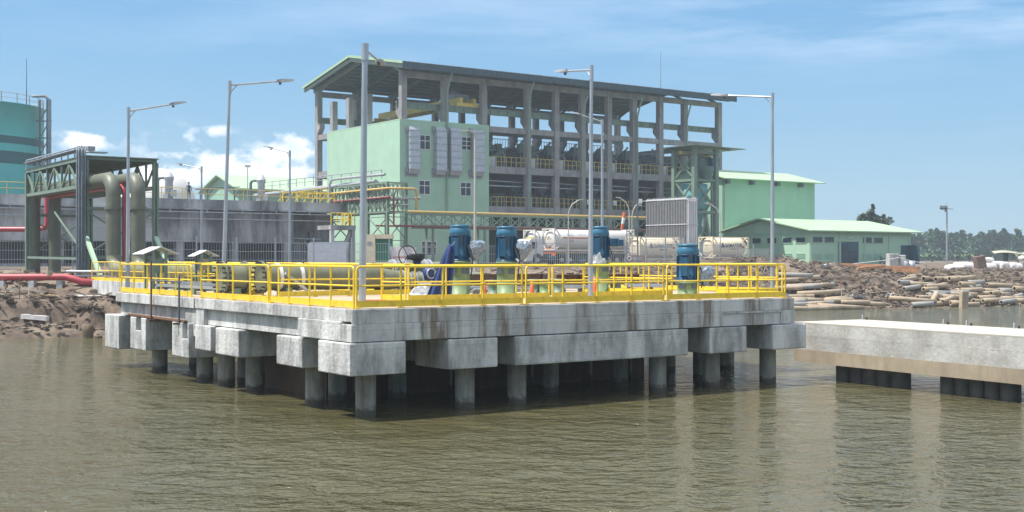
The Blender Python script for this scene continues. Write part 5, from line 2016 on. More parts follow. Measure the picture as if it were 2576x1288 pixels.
for k, (a, z, r, mt) in enumerate(((.5, zt0 + .34, .2, SILVER), (1.3, zt0 + .3, .15, SILVER), (.2, zt0 + .25, .1, GALV), (1.8, zt0 + .4, .16, SILVER))):
    T2 = thing('rack_pipe', ('thick silver', 'medium silver', 'thin grey', 'far silver')[k] + ' pipe running along the top of the lattice rack', 'pipe', (RX, RY, GZ), TH, 'silver pipes on top of the lattice rack')
    MB().tube((a, 3.5 + k, z), (a, RB, z - .15), r, 12).build('pipe_run', mt, T2)
T2 = thing('bent_silver_pipe', 'silver pipe bending down over the top of the lattice rack beside the side wall', 'pipe', (RX, RY, GZ), TH)
MB().poly([(-.4, 12.8, zt1), (-.4, 12.8, zt0 + .4), (-.3, 12.5, zt0 + .9), (0, 11.8, zt0 + 1.0), (.8, 2, zt0 + 1.0)], .15, 12).build('pipe_run', SILVER, T2)
T2 = thing('yellow_gas_pipe', 'yellow gas pipe along the lattice rack dropping down to the long truss', 'pipe', (RX, RY, GZ), TH)
zy = Z(474, RY)
MB().poly([(-.25, 13, zy - .0), (-.25, .2, zy), (-.25, -.4, zy), (3.0, -.4, Z(477, 133)), (3.25, -.4, Z(479, 133)), (3.3, -.4, Z(482, 133)), (3.3, -.4, Z(531, 133))], .13, 10).build('pipe_run', YPIPE, T2)
T2 = thing('red_rack_pipe', 'red pipe dropping down the corner leg of the lattice rack', 'pipe', (RX, RY, GZ), TH)
zr_ = Z(490, RY)
MB().poly([(-.2, 13, zt1 + .1), (-.2, -.35, zt1 + .1), (.1, -.35, zt1 + .1)], .1, 8).poly([(.55, -.35, zr_), (.55, -.35, Z(563, RY)), (.6, -.35, Z(567, RY)), (.8, -.35, Z(568, RY)), (3, -.35, Z(568, 131.5))], .1, 8).build('pipe_run', RED_D, T2)
T2 = thing('silver_branch_pipe', 'two short silver pipes sticking out right of the lattice rack', 'pipe', (RX, RY, GZ), TH)
MB().tube((.2, -.25, Z(499, RY)), (3.8, -.25, Z(499, 132)), .12, 8).tube((3.5, -.25, Z(499, 132)), (3.8, -.25, Z(499, 132)), .2, 10).tube((.2, -.2, Z(515, RY)), (2.6, -.2, Z(515, 131)), .08, 8).build('pipe_run', SILVER, T2)
# concrete portal with yellow landing in front of the basin's right end
Y = 121.0
T = thing('concrete_portal', 'grey concrete portal with a yellow railed landing at the right end of the basin', 'portal', (P(833, Y), Y, GZ), TH)
zl = Z(577, Y)
MB().box(0, .35, 0, .4, GZ, zl).box(2.3, 2.65, 0, .4, GZ, zl).split('pier', CONC_BASIN, T)
MB().box(-.05, 2.7, -.05, 3, zl + .003, zl + .42).build('landing', CONC_BASIN, T)
m = MB()
hand_rail(m, [(0, 0, zl + .42), (2.6, 0, zl + .42), (2.6, 2.8, zl + .42)], 1.2, .65, .05)
m.build('guard_rail', YEL, T)
m = MB()
m.prism([(.4, .1, GZ), (2.2, .1, zl), (2.2, .1, zl - .5), (1.0, .1, GZ)], (0, .3, 0))
m.build('stair_flight', CONC_BASIN, T)
# small green guard house wall parts behind the lattice
Y = 128.0
T = thing('green_door_hut', 'small beige hut with a green door beside the lattice rack legs', 'hut', (P(912, Y), Y, GZ), 0)
MB().box(0, 1.3, 0, 1.6, GZ, GZ + 3.2).box(1.302, 3.1, .1, 1.6, GZ + 2.75, GZ + 3.2).build('wall', CREAM, T)
MB().box(1.302, 3.1, .5, .56, GZ, GZ + 2.74).build('door', mat('hut_green_door_paint', (.03, .2, .13), .5), T)
MB().box(.5, .95, -.02, -.003, GZ + 2.1, GZ + 2.45).build('switch_plate', PANELG, T)

# ------------------------------------------------------------------ long truss with pipes
LY = 146.0
LX = P(1035, LY)
T = thing('long_truss_bridge', 'long low green truss running along the foot of the big building', 'pipe rack', (LX, LY, GZ), TH)
zt = Z(538, LY)
for s in (0, 1.6):
    m = MB()
    truss(m, (0, s, zt), (37, s, zt), 1.35, 26, .18, .10)
    m.build('side_truss', GRN, T)
for x in (3.0, 10.5, 18, 25.5, 33, 36.6):
    for s in (0, 1.6):
        MB().box(x - .12, x + .12, s - .12, s + .12, GZ, zt - 1.45).build('leg', GRN, T)
MB().box(0, 37, -.05, 1.7, zt - 1.72, zt - 1.45).build('cable_tray', GRN, T)
T2 = thing('yellow_long_pipe', 'yellow pipe lying on top of the long truss', 'pipe', (LX, LY, GZ), TH)
MB().tube((-1.2, .2, zt + .25), (37, .2, zt + .25), .17, 10).build('pipe_run', YPIPE, T2)
T2 = thing('red_long_pipe', 'thin red pipe hung along the bottom of the long truss', 'pipe', (LX, LY, GZ), TH)
MB().tube((-5, -.25, zt - 1.48), (37, -.25, zt - 1.48), .11, 8).build('pipe_run', mat('dull_red_pipe_paint', (.22, .06, .05), .5), T2)

# ------------------------------------------------------------------ steel tower with teal vessel
SY = 170.0
SX = P(1747, SY)
T = thing('steel_tower', 'green steel tower with a slanted roof in front of the right end of the building', 'tower', (SX, SY, GZ), TH)
zt = Z(372, SY)
A_ = 4.1
for a in (0, A_):
    for b in (0, A_):
        MB().box(a - .3, a + .3, b - .3, b + .3, GZ, zt).build('leg', GRN, T)
m = MB()
for z in (Z(382, SY), Z(452, SY), Z(533, SY)):
    for b in (0, A_):
        m.bar((0.3, b, z), (A_ - .3, b, z), .36)
    for a in (0, A_):
        m.bar((a, .3, z), (a, A_ - .3, z), .36)
m.split('cross_beam', GRN, T)
m = MB()
zz = [Z(385, SY), Z(450, SY), Z(530, SY)]
for z0, z1 in zip(zz, zz[1:]):
    m.bar((0, 0, z0), (0, A_, z1), .2).bar((0, A_, z0), (0, 0, z1), .2)
    if z1 < Z(460, SY):
        m.bar((0, 0, z0), (A_, 0, z1), .2).bar((A_, 0, z0), (0, 0, z1), .2)
m.bar((0.2, 0, GZ), (A_ / 2, 0, Z(540, SY)), .3).bar((A_ - .2, 0, GZ), (A_ / 2, 0, Z(540, SY)), .3)
m.build('bracing', GRN, T)
MB().prism([(-1.6, -1.6, zt + .25), (A_ + 4.4, -1.6, zt + .1), (A_ + 4.4, -1.6, zt + .16), (-1.6, -1.6, zt + .31)], (0, A_ + 3, 0)).build('roof_sheet', GRN, T)
MB().bar((-1, -.3, zt + .1), (A_ + 2.5, -.3, zt + .02), .2).bar((-1, A_ + .3, zt + .1), (A_ + 2.5, A_ + .3, zt + .02), .2).split('roof_beam', GRN, T)
MB().bar((-.8, A_ / 2, zt - .5), (A_ + 1.6, A_ / 2, zt - .6), .3, .45).build('hoist_beam', YEL_CRANE, T)
for k in range(4):
    MB().tube((1.4 + k * .22, 1.8, zt - .8), (1.4 + k * .22, 1.8, zt - 1.6), .06, 6).build('hoist_chain', STEEL_D, T)
zf = Z(452, SY) + .2
T2 = thing('teal_vessel', 'round light teal vessel hanging in the lower half of the steel tower', 'vessel', (SX, SY, GZ), TH)
MB().lathe([(.01, Z(528, SY)), (1.5, Z(526, SY)), (1.75, Z(523, SY)), (1.75, Z(462, SY)), (1.5, Z(460, SY)), (.01, Z(459, SY))], (A_ / 2, A_ / 2, 0), 32).lathe([(1.1, GZ), (1.3, Z(528, SY))], (A_ / 2, A_ / 2 + .2, 0), 24).build('shell', TEAL_L, T2)
T2 = thing('tower_cabinet', 'tall grey and dark blue machine cabinet on the upper platform of the steel tower', 'machine', (SX, SY, zf), TH)
MB().box(1.6, 3.2, .6, 2.6, zf, Z(396, SY)).build('cabinet_body', MACH_G, T2)
MB().box(3.202, 4.6, -.2, 1.6, zf + 1.8, Z(394, SY)).build('control_box', DOORB, T2)
MB().lathe([(.5, zf), (1.0, zf + 1.2), (1.0, zf + 1.7)], (2.4, 0, 0), 16).build('hopper', MACH_G, T2)
T2 = thing('tower_stair', 'green steel stair winding down behind the steel tower on its right', 'stair', (SX, SY, GZ), TH)
m = MB()
for k in range(4):
    z0 = GZ + 1 + k * 2.6
    x0, x1 = (4.6, 6.4) if k % 2 == 0 else (6.4, 4.6)
    m.bar((x0, 3.5, z0), (x1, 3.5, z0 + 2.5), .1, .3).bar((x0, 4.4, z0), (x1, 4.4, z0 + 2.5), .1, .3)
    for j in range(9):
        u = (j + .5) / 9
        m.cbox((x0 + (x1 - x0) * u, 3.95, z0 + 2.5 * u), (.3, .8, .05))
m.build('flight', MACH_G, T2)
for x in (4.5, 6.6):
    MB().box(x - .12, x + .12, 3.3, 3.5, GZ, GZ + 12).build('post', GRN, T2)

# ------------------------------------------------------------------ aluminium fin vaporiser
VY = 150.0
VX = P(1728, VY)
T = thing('fin_vaporiser', 'tall silver vaporiser of close upright aluminium fins behind the cream tanks', 'vaporiser', (VX, VY, GZ), TH)
zt = Z(499, VY)
for u, (b0, b1) in enumerate(((0, 3.5), (3.75, 7.3))):
    m = MB()
    n = 13
    for k in range(n):
        b = b0 + (b1 - b0) * k / (n - 1)
        m.box(-.12, .0, b - .055, b + .055, GZ, zt - .15)
        m.box(.25, 1.3, b - .02, b + .02, GZ, zt - .2)
    m.build('fin_row', ALU_D, T)
MB().box(.12, 1.42, .06, 7.2, GZ, zt - .3).build('core', STEEL_D, T)
m = MB()
for k in range(5):
    a = .12 + k * .32
    m.box(a - .1, a + .1, -.25, -.12, GZ, zt - .1).box(a - .16, a + .16, -.119, .0, GZ, zt - .12)
m.build('end_fin', ALU, T)
m = MB()
for z in (zt - 3.1, zt):
    m.box(-.2, -.125, -.1, 7.4, z - .1, z).box(-.2, 1.6, -.33, -.26, z - .1, z)
m.bar((0, 0, zt + .05), (0, 7.4, zt + .05), .12).bar((1.4, -.2, zt + .05), (1.4, 7.4, zt + .05), .12)
m.build('binding_frame', ALU, T)
m = MB()
for k in range(8):
    b = .3 + k
    m.poly([(.0, b, zt), (.0, b, zt + .18), (.3, b, zt + .25), (.7, b, zt + .2)], .04, 5)
m.split('header_pipe', SILVER, T)

# ------------------------------------------------------------------ tank containers and trucks
def text_mesh(s, size, name, mt, parent, origin, R=None, cz=0.0, ext=.012, y=0):
    cu = bpy.data.curves.new(name, 'FONT')
    cu.body = s
    cu.size = size
    cu.extrude = ext
    cu.offset = size * .012
    o = bpy.data.objects.new(name, cu)
    COL.objects.link(o)
    dg = bpy.context.evaluated_depsgraph_get()
    me = bpy.data.meshes.new_from_object(o.evaluated_get(dg))
    bpy.data.objects.remove(o)
    bpy.data.curves.remove(cu)
    for v in me.vertices:
        x, zz, th = v.co.x + origin[0], v.co.y + origin[2], v.co.z
        if R:
            dz = max(-R * .98, min(R * .98, zz - cz))
            yy = y - sqrt(R * R - dz * dz) - .012 - th
        else:
            yy = origin[1] - th
        v.co = (x, yy, zz - ZOFF.get(parent.name, 0))
    me.materials.clear()
    me.materials.append(mt)
    o = bpy.data.objects.new(name, me)
    COL.objects.link(o)
    o.parent = parent
    return o


def tank_container(x, y, z0, L_, Hh, label, mt, name='tank_container', wb=2.44, group=None, markings=None):
    T = thing(name, label, 'tank container', (x, y, z0), TH, group)
    R = Hh / 2 - .12
    cz = z0 + Hh / 2
    cy = wb / 2
    e = .16
    sc = (wb / 2 - .06) / R
    # shell: along local x
    MB().lathe([(.01, e), (R * .55, e + .05), (R * .88, e + .16), (R, e + .36), (R, L_ - e - .36), (R * .88, L_ - e - .16), (R * .5, L_ - e - .04), (.01, L_ - e)], (0, cy, cz), 40, 'X').build('tank_shell', mt, T)
    for x0 in (0, L_ - .14):
        m = MB()
        m.box(x0, x0 + .14, 0, .14, z0, z0 + Hh).box(x0, x0 + .14, wb - .14, wb, z0, z0 + Hh)
        m.box(x0 + .003, x0 + .137, .142, wb - .142, z0, z0 + .14).box(x0 + .003, x0 + .137, .142, wb - .142, z0 + Hh - .14, z0 + Hh)
        for sy, sz in ((0, 0), (1, 0), (0, 1), (1, 1)):
            py = .1 if sy == 0 else wb - .1
            qy = .72 if sy == 0 else wb - .72
            pz = z0 + (.7 if sz == 0 else Hh - .7)
            qz = z0 + (.1 if sz == 0 else Hh - .1)
            m.bar((x0 + .07, py, pz), (x0 + .07, qy, qz), .11)
        m.build('end_frame', mt, T)
    m = MB()
    m.box(.142, L_ - .142, 0, .1, z0, z0 + .12).box(.142, L_ - .142, wb - .1, wb, z0, z0 + .12)
    m.box(.142, L_ - .142, .02, .09, z0 + Hh - .09, z0 + Hh - .02).box(.142, L_ - .142, wb - .09, wb - .02, z0 + Hh - .09, z0 + Hh - .02) if L_ < 8 else None
    m.build('side_rail', mt, T)
    for x0 in (.14, L_ - .14 - .9):
        s = 1 if x0 < 1 else -1
        b = x0 if s > 0 else L_ - .14
        m = MB()
        m.bar((b, .06, z0 + .1), (b + s * .9, .35, z0 + .55), .12).bar((b, .06, z0 + Hh - .1), (b + s * .7, .3, z0 + Hh - .5), .12)
        m.split('saddle_brace', mt, T)
    m = MB()
    m.tube((e + .02, cy, cz + .3), (e - .1, cy, cz + .3), .07, 8).cbox((e - .03, cy + .2, z0 + .55), (.08, .5, .3))
    m.build('end_valve', PANELG, T)
    return T, R, cz, cy


GTC = 'cream tank containers on low trailers'
for k, (px, Y, z0, pan) in enumerate(((1610, 136, 4.12, 0), (1793, 145, 4.28, 1))):
    T, R, cz, cy = tank_container(P(px, Y), Y, z0, 6.06, 2.55, ('cream tank container with dark lettering just left of the low blue pump', 'cream tank container with dark lettering between the low blue pump and the mint warehouse')[k], CREAM, group=GTC)
    text_mesh('SAMATOR', .62, 'lettering', INK, T, (2.15, 0, cz + .05), R, cz, y=cy)
    text_mesh('INDO GAS', .24, 'lettering', INK, T, (3.0, 0, cz - .28), R, cz, y=cy)
    # little stepped triangle emblem left of the word
    m = MB()
    for i, (w_, z_) in enumerate(((.55, .02), (.42, .2), (.26, .38))):
        for j in range(3):
            zz0, zz1 = z_ + j * .045, z_ + (j + 1) * .045
            y0 = cy - sqrt(R * R - (zz0) ** 2) - .03
            m.box(1.75 - w_ / 2, 1.75 + w_ / 2, y0, y0 + .02, cz + zz0, cz + zz1)
    m.build('emblem', INK, T)
    if k == 0:
        text_mesh('T S', .3, 'lettering', PANELG, T, (.95, 0, cz - .6), R, cz, y=cy)
    m = MB()
    for i in range(3):
        m.box(e_ := 4.9, 5.3, cy - R - .012 + .02 * i, cy - R + .012 + .02 * i, cz + .12 - i * .0, cz + .14) if i == 0 else None
    y0 = cy - R - .02
    m.box(4.95, 5.3, y0, y0 + .03, cz - .06, cz + .14)
    m.build('hazard_mark', INKR if k else INK, T)
    # trailer
    T2 = thing('container_trailer', ('low flat trailer under the cream tank container left of the low blue pump', 'low flat trailer under the cream tank container beside the warehouse')[k], 'trailer',
               (P(px, Y), Y, GZ - .1), TH, 'low trailers under the cream tanks')
    z1 = z0 - .02
    MB().box(-.3, 6.6, .3, .55, z1 - .2, z1).box(-.3, 6.6, 1.9, 2.15, z1 - .2, z1).box(-.3, -.1, .56, 1.89, z1 - .2, z1).build('chassis', GALV_W, T2)
    for x in (4.6, 5.8):
        w = MB().tube((x, .15, GZ + .25), (x, .5, GZ + .25), .36, 18).build('wheel', BLACK, T2)
        MB().tube((x, .13, GZ + .25), (x, .149, GZ + .25), .18, 12).build('rim', GALV, w)
    MB().box(.4, .6, .3, .5, GZ - .1, z1 - .2).build('landing_leg', STEEL_D, T2)
T = thing('red_sign_drum', 'red box with a white panel and round gauges below the first cream tank container', 'equipment box', (P(1572 + 7, 128), 128, GZ - .1))
x0, x1 = P(1573, 128) - P(1579, 128), P(1622, 128) - P(1579, 128)
MB().box(x0, x1, 0, .6, Z(664, 128) - .3, Z(642, 128)).build('box_body', mat('dull_red_box_paint', (.22, .05, .05), .5), T)
MB().box(x0 + .75, x1 - .3, -.02, -.003, Z(655, 128), Z(646, 128)).build('panel', PANELG, T)
MB().ring((x0 + .42, -.03, Z(650, 128)), .2, .04, 'Y', 16).build('gauge', WHITE, T)
T = thing('orange_skip', 'rusty orange skip standing below the second cream tank container', 'skip', (P(1765, 134), 134, GZ - .1), TH)
MB().prism([(0, 0, GZ - .1), (3.0, 0, GZ - .1), (3.2, 0, Z(652, 134)), (-.2, 0, Z(652, 134))], (0, 1.4, 0)).build('skip_body', mat('orange_skip_paint', (.36, .13, .06), .7, var=.3, stain=(.15, .08, .05), sfac=.7), T)
MB().box(-.25, 3.25, -.05, 1.45, Z(652, 134) + .003, Z(652, 134) + .1).build('rim', RUST, T)

# white tank containers with trucks
WY = 143.0
WX = P(1394.7, WY)
wz0 = 5.17
T, R, cz, cy = tank_container(WX, WY, wz0, 12.3, 2.6, 'long white tank container with an orange stripe carried by the white truck', TWHITE, group='white tank containers')
m = MB()
zs0 = cz + .12
for j in range(3):
    a0, a1 = zs0 + j * .05, zs0 + (j + 1) * .05
    y0 = cy - sqrt(R * R - (a1 - cz) ** 2) - .018
    m.box(1.3, 5.3, y0, y0 + .02, a0, a1)
m.build('orange_stripe', mat('orange_stripe_paint', (.62, .16, .05), .5), T)
for (x, dz, w, n) in ((2.0, .62, 1.1, 2), (3.7, .5, 1.2, 1), (2.0, -.12, 1.0, 2)):
    m = MB()
    for i in range(n):
        zz0 = dz - i * .2
        y0 = cy - sqrt(R * R - (zz0 + .08) ** 2 if abs(zz0 + .08) < R else 0) - .02
        # rows of small letter-like strokes, unreadable in the photo as well
        for j in range(int(w / .13)):
            m.box(x + j * .13, x + j * .13 + .085, y0, y0 + .02, cz + zz0, cz + zz0 + .09)
    m.build('small_print', PANELG, T)
m = MB()
for k in range(7):
    an = radians(25 + k * 52)
    for s in (.22, .38, .52):
        q = Vector((6.3 + cos(an) * s * 1.4, 0, sin(an) * s * 1.4))
        y0 = cy - sqrt(R * R - min(q.z * q.z, R * R * .9)) - .025
        m.cbox((q.x, y0, cz + q.z), (.26, .03, .14 + s * .14), 0, -an)
m.build('star_emblem', mat('emblem_navy_paint', (.03, .06, .13), .5), T)
m = MB()
m.box(.14, .152, cy + .12, cy + .45, cz + .05, cz + .35)
m.build('yellow_placard', mat('placard_yellow', (.6, .5, .1), .5), T)
m = MB()
m.cbox((.145, cy - .25, cz + .2), (.012, .22, .22), 0, 0, pi / 4)
m.build('diamond_placard', WHITE, T)
tank_container(P(1345.4, 149.5), 149.5, 5.15, 12.3, 2.6, 'white tank container half hidden behind the truck cab', TWHITE, group='white tank containers')


def truck(x, y, label, lam, chass):
    T = thing('tank_truck', label, 'truck', (x, y, GZ), TH)
    z = GZ
    # chassis along +x from the cab
    MB().box(-3.6, 12.2, .75, 1.0, z + .95, z + 1.25).box(-3.6, 12.2, 1.5, 1.75, z + .95, z + 1.25).build('chassis', DOORB, T)
    MB().box(.2, 12.2, .1, 2.4, z + 1.27, z + 1.45).build('load_bed', mat('trailer_ochre_paint', (.42, .28, .12), .6), T)
    MB().box(.1, .3, .05, 2.4, z + 1.0, z + 1.9).build('headboard', mat('headboard_orange_paint', (.6, .15, .06), .5), T)
    for xx in (-2.4, 1.1, 2.4, 8.2, 9.5, 10.8):
        for yy in ((.02, .4), (2.05, 2.42)):
            w = MB().tube((xx, yy[0], z + .52), (xx, yy[1], z + .52), .5, 22).build('wheel', BLACK, T)
            MB().tube((xx, yy[0] - .02, z + .52), (xx, yy[0] - .001, z + .52), .27, 14).build('rim', GALV, w)
    # cab, front at -x
    prof = [(-4.0, z + .55), (-4.02, z + 1.35), (-3.86, z + 1.75), (-3.6, z + 2.75), (-3.35, z + 2.95), (-1.75, z + 2.98), (-1.62, z + 2.7), (-1.62, z + 1.0), (-1.8, z + .95),
            (-1.9, z + 1.15), (-2.2, z + 1.25), (-2.65, z + 1.25), (-2.95, z + 1.1), (-3.05, z + .75), (-3.1, z + .5)]
    m = MB()
    m.prism([(x_, 0.0, z_) for x_, z_ in prof], (0, 2.42, 0))
    m.build('cab', CABW, T, .03)
    MB().prism([(-3.42, -.012, z + 1.85), (-3.25, -.012, z + 2.6), (-2.5, -.012, z + 2.6), (-2.5, -.012, z + 1.95), (-2.9, -.012, z + 1.8)], (0, .01, 0)).build('side_window', GLASS, T)
    MB().add([(-3.875, .15, z + 1.8), (-3.875, 2.27, z + 1.8), (-3.64, 2.2, z + 2.7), (-3.64, .22, z + 2.7)], [(0, 3, 2, 1)]).build('windscreen', GLASS, T)
    MB().box(-4.08, -4.03, .3, 2.1, z + .75, z + 1.25).build('grille', STEEL_D, T)
    for yy in (.1, 2.0):
        MB().box(-4.1, -4.03, yy, yy + .3, z + .9, z + 1.15).build('headlight', WHITE, T)
        MB().box(-3.9, -3.72, yy - .115 if yy < 1 else yy + .4, yy - .101 if yy < 1 else yy + .415, z + 1.2, z + 1.33).build('side_lamp', ORANGE, T)
    MB().box(-4.1, -3.12, .01, 2.41, z + .35, z + .53).build('bumper', CABW, T)
    MB().box(-2.9, -2.2, .5, 1.7, z + 3.0, z + 3.13).build('roof_light', mat('beacon_yellow', (.6, .45, .05), .4), T)
    m = MB()
    m.box(-3.75, -3.6, -.2, -.05, z + 1.9, z + 2.35)
    m.build('mirror', BLACK, T)
    MB().tube((-1.3, .5, z + 1.2), (-1.3, .5, z + 3.3), .08, 8).tube((-1.0, 1.5, z + 1.2), (-1.0, 1.5, z + 3.2), .07, 8).build('exhaust_stack', STEEL_D, T)
    MB().box(.8, 2.0, .02, .5, z + 1.05, z + 1.2).build('mudguard', STEEL_D, T)
    MB().tube((-.9, .3, z + .75), (.3, .3, z + .75), .3, 14).build('fuel_tank', DOORB, T)
    MB().box(3.2, 7.6, .2, .5, z + .65, z + .93).build('side_box', DOORB, T)
    return T


truck(WX, WY, 'white truck with dark chassis facing left under the long white tank container', 0, 0)

# ------------------------------------------------------------------ mint warehouses at the right
HX, HY = 41.3, 170.0
T = thing('small_mint_building', 'low mint green building with a pale green gabled roof, strip windows and a blue door', 'building', (HX, HY, 3.3), TH)
g0 = 3.3
ze, zr = 8.15, 9.85
WB, LA_ = 16.6, 22.0
MB().prism([(0, 0, g0), (0, 0, ze), (0, 9.0, zr - .15), (0, WB, ze), (0, WB, g0)], (.25, 0, 0)).build('gable_wall', GRN_WALL, T)
MB().box(.253, LA_, 0, .25, g0, ze).build('front_wall', GRN_WALL, T)
MB().box(.253, LA_, WB - .25, WB, g0, ze).build('rear_wall', GRN_WALL, T)
MB().prism([(LA_ - .25, .253, g0), (LA_ - .25, .253, ze), (LA_ - .25, 9.0, zr - .15), (LA_ - .25, WB - .253, ze), (LA_ - .25, WB - .253, g0)], (.25, 0, 0)).build('end_wall', GRN_WALL, T)
for s0, s1, z0, z1 in ((-1.0, 8.999, ze - .15, zr + .05), (9.001, WB + .9, zr + .05, ze - .12)):
    MB().prism([(-.95, s0, z0), (-.95, s1, z1), (-.95, s1, z1 + .16), (-.95, s0, z0 + .16)], (LA_ + 2.6, 0, 0)).build('roof', ROOF_L, T)
for t0 in (.45, .62):
    pass
for b in (0.02, 5.4, 10.8, 16.2):
    MB().box(-.08, -.003, b, b + .35, g0, ze - .1).build('pilaster', GRN_WALL, T)
for t in (0.0, 6.0, 11.4, 16.9, 21.6):
    MB().box(t, t + .35, -.08, -.003, g0, ze - .1).build('pilaster', GRN_WALL, T)
MB().box(-.1, -.003, 0, WB, ze - .6, ze - .3).box(-.09, LA_, -.1, -.084, ze - .5, ze - .3).build('band_course', GRN_SHED, T)


def strip_window(side, u0, u1, z0, z1, lit=False):
    m, g = MB(), MB()
    f = .1
    def bx(mm, a, b, c, d, p):
        if side == 'a':
            mm.box(a, b, -.03 - p, -.003, c, d)
        else:
            mm.box(-.03 - p, -.003, a, b, c, d)
    bx(m, u0, u1, z0, z0 + f, .05)
    bx(m, u0, u1, z1 - f, z1, .05)
    bx(m, u0, u0 + f, z0 + f + .001, z1 - f - .001, .05)
    bx(m, u1 - f, u1, z0 + f + .001, z1 - f - .001, .05)
    bx(g, u0 + f, u1 - f, z0 + f, z1 - f, 0)
    w = m.build('window', GRN_SHED, T)
    g.build('pane', GLASS if not lit else DUCT, w)


def vent(side, u0, u1, z0):
    m = MB()
    for k in range(4):
        if side == 'a':
            m.box(u0, u1, -.06, -.003, z0 + k * .2, z0 + k * .2 + .09)
        else:
            m.box(-.06, -.003, u0, u1, z0 + k * .2, z0 + k * .2 + .09)
    m.build('louvre', GRN_SHED, T)


HZ = lambda py, Y=172: Z(py, Y)


def hb(px):      # along the gable wall
    r = (px - 1288) / FOC
    return (r * HY - HX) / (UL.x - UL.y * r)


def ha(px):
    r = (px - 1288) / FOC
    return (r * HY - HX) / (UR.x - UR.y * r)


for x0, x1 in ((1966, 2007), (1916, 1953), ):
    for a, b in ((x0, (x0 + x1) / 2 - 2), ((x0 + x1) / 2 + 2, x1)):
        pass
for x0, x1 in ((2002, 2027), (1969, 1994), (1930, 1955), (1893, 1916), (1862, 1884)):
    u1, u0 = hb(x0), hb(x1)
    strip_window('b', u0, u1, 6.35, 7.25)
    vent('b', u0 + .1, u1 - .1, 4.25)
for x0, x1, lit in ((2043, 2069, True), (2073, 2098, False), (2169, 2193, False), (2197, 2221, False)):
    u0, u1 = ha(x0), ha(x1)
    strip_window('a', u0, u1, 6.4, 7.35)
    vent('a', u0 + .1, u1 - .1, 4.2)
u0, u1 = ha(2107), ha(2159)
d_ = MB().box(u0, u1, -.04, -.003, g0, 6.6).build('door', DOORB, T)
MB().box(u0 + .4, (u0 + u1) / 2 - .03, -.07, -.045, g0, 6.2).box((u0 + u1) / 2 + .03, u1 - .4, -.07, -.045, g0, 5.3).build('door_leaf', mat('dark_doorway', (.02, .04, .06), .4), d_)
MB().box(u0 - .1, u0 - .003, -.1, -.003, g0, 6.75).box(u1 + .003, u1 + .1, -.1, -.003, g0, 6.75).box(u0 - .1, u1 + .1, -.1, -.003, 6.76, 6.9).build('door_frame', GRN_L, T)
MB().box((u0 + u1) / 2 - .3, (u0 + u1) / 2 + .9, -.2, -.003, 7.15, 7.27).build('wall_lamp', WHITE, T)
u0, u1 = ha(2266), ha(2285)
MB().box(u0, u1, -.04, -.003, g0, 6.2).build('door', DOORB, T)
MB().box(u1 + .0, u1 + .06, -1.9, -.05, g0, 6.2).build('open_door_leaf', DOORB, T)

T = thing('tall_mint_warehouse', 'tall windowless mint green warehouse with a pale roof behind the low building', 'building', (HX, HY, 3.3), TH)
s0 = 18.0
ze, zr = 16.3, 18.1
MB().box(1.0, 21.6, s0, s0 + .3, g0, ze).build('front_wall', GRN_SHED, T)
MB().prism([(21.3, s0 + .303, g0), (21.3, s0 + .303, ze), (21.3, s0 + 7, zr - .15), (21.3, s0 + 13.6, ze), (21.3, s0 + 13.6, g0)], (.3, 0, 0)).build('end_wall', GRN_SHED, T)
MB().prism([(1.0, s0 + .303, g0), (1.0, s0 + .303, ze), (1.0, s0 + 7, zr - .15), (1.0, s0 + 13.6, ze), (1.0, s0 + 13.6, g0)], (.3, 0, 0)).build('end_wall', GRN_SHED, T)
for a0, a1, z0, z1 in ((-1.2, 6.799, ze - .1, zr + .05), (6.801, 14.4, zr + .05, ze - .1)):
    MB().prism([(.4, s0 + a0, z0), (.4, s0 + a1, z1), (.4, s0 + a1, z1 + .15), (.4, s0 + a0, z0 + .15)], (22.4, 0, 0)).build('roof', ROOF_L, T)
for a in (1.3, 6.6, 12.2, 17.6):
    MB().box(a, a + .6, s0 - .8, s0 - .003, ze - .75, ze - .12).build('eave_bracket', STEEL_D, T)
MB().tube((1.1, s0 - .25, g0), (1.1, s0 - .25, ze - .2), .12, 8).build('downpipe', GRN, T)
# ------------------------------------------------------------------ pile offcuts, timber and bags on the right bank
def offcut_mesh(L_, r, nm, mt):
    m = MB()
    t = r * .34
    m.lathe([(r - t, -L_ / 2), (r, -L_ / 2), (r * 1.02, -L_ * .2), (r, L_ / 2), (r - t, L_ / 2), (r - t, -L_ / 2)], seg=16, axis='X')
    return m.data(nm, mt)


OFF = []
for k, (L_, r) in enumerate(((2.5, .21), (3.2, .20), (1.9, .23), (4.0, .20), (1.3, .27))):
    OFF.append((L_, r, offcut_mesh(L_, r, 'pile_offcut', PILE_OFF), offcut_mesh(L_, r, 'pile_offcut', PILE_OFFG)))


def put_off(x, y, dz, rz, ry, kind, grey, label, group):
    L_, r, a, b = OFF[kind]
    o = bpy.data.objects.new('pile_offcut', b if grey else a)
    COL.objects.link(o)
    o.location = (x, y, ground_h(x, y) + r * .8 + dz)
    o.rotation_euler = (0, ry, rz)
    tag(o, label, 'concrete pipe', group)
    return o


ro = random.Random(21)
LENW = ['medium', 'longish', 'short', 'long', 'stubby']
ROWS = ['lowest row', 'second row', 'third row', 'fourth row', 'fifth row', 'sixth row', 'seventh row', 'top row']


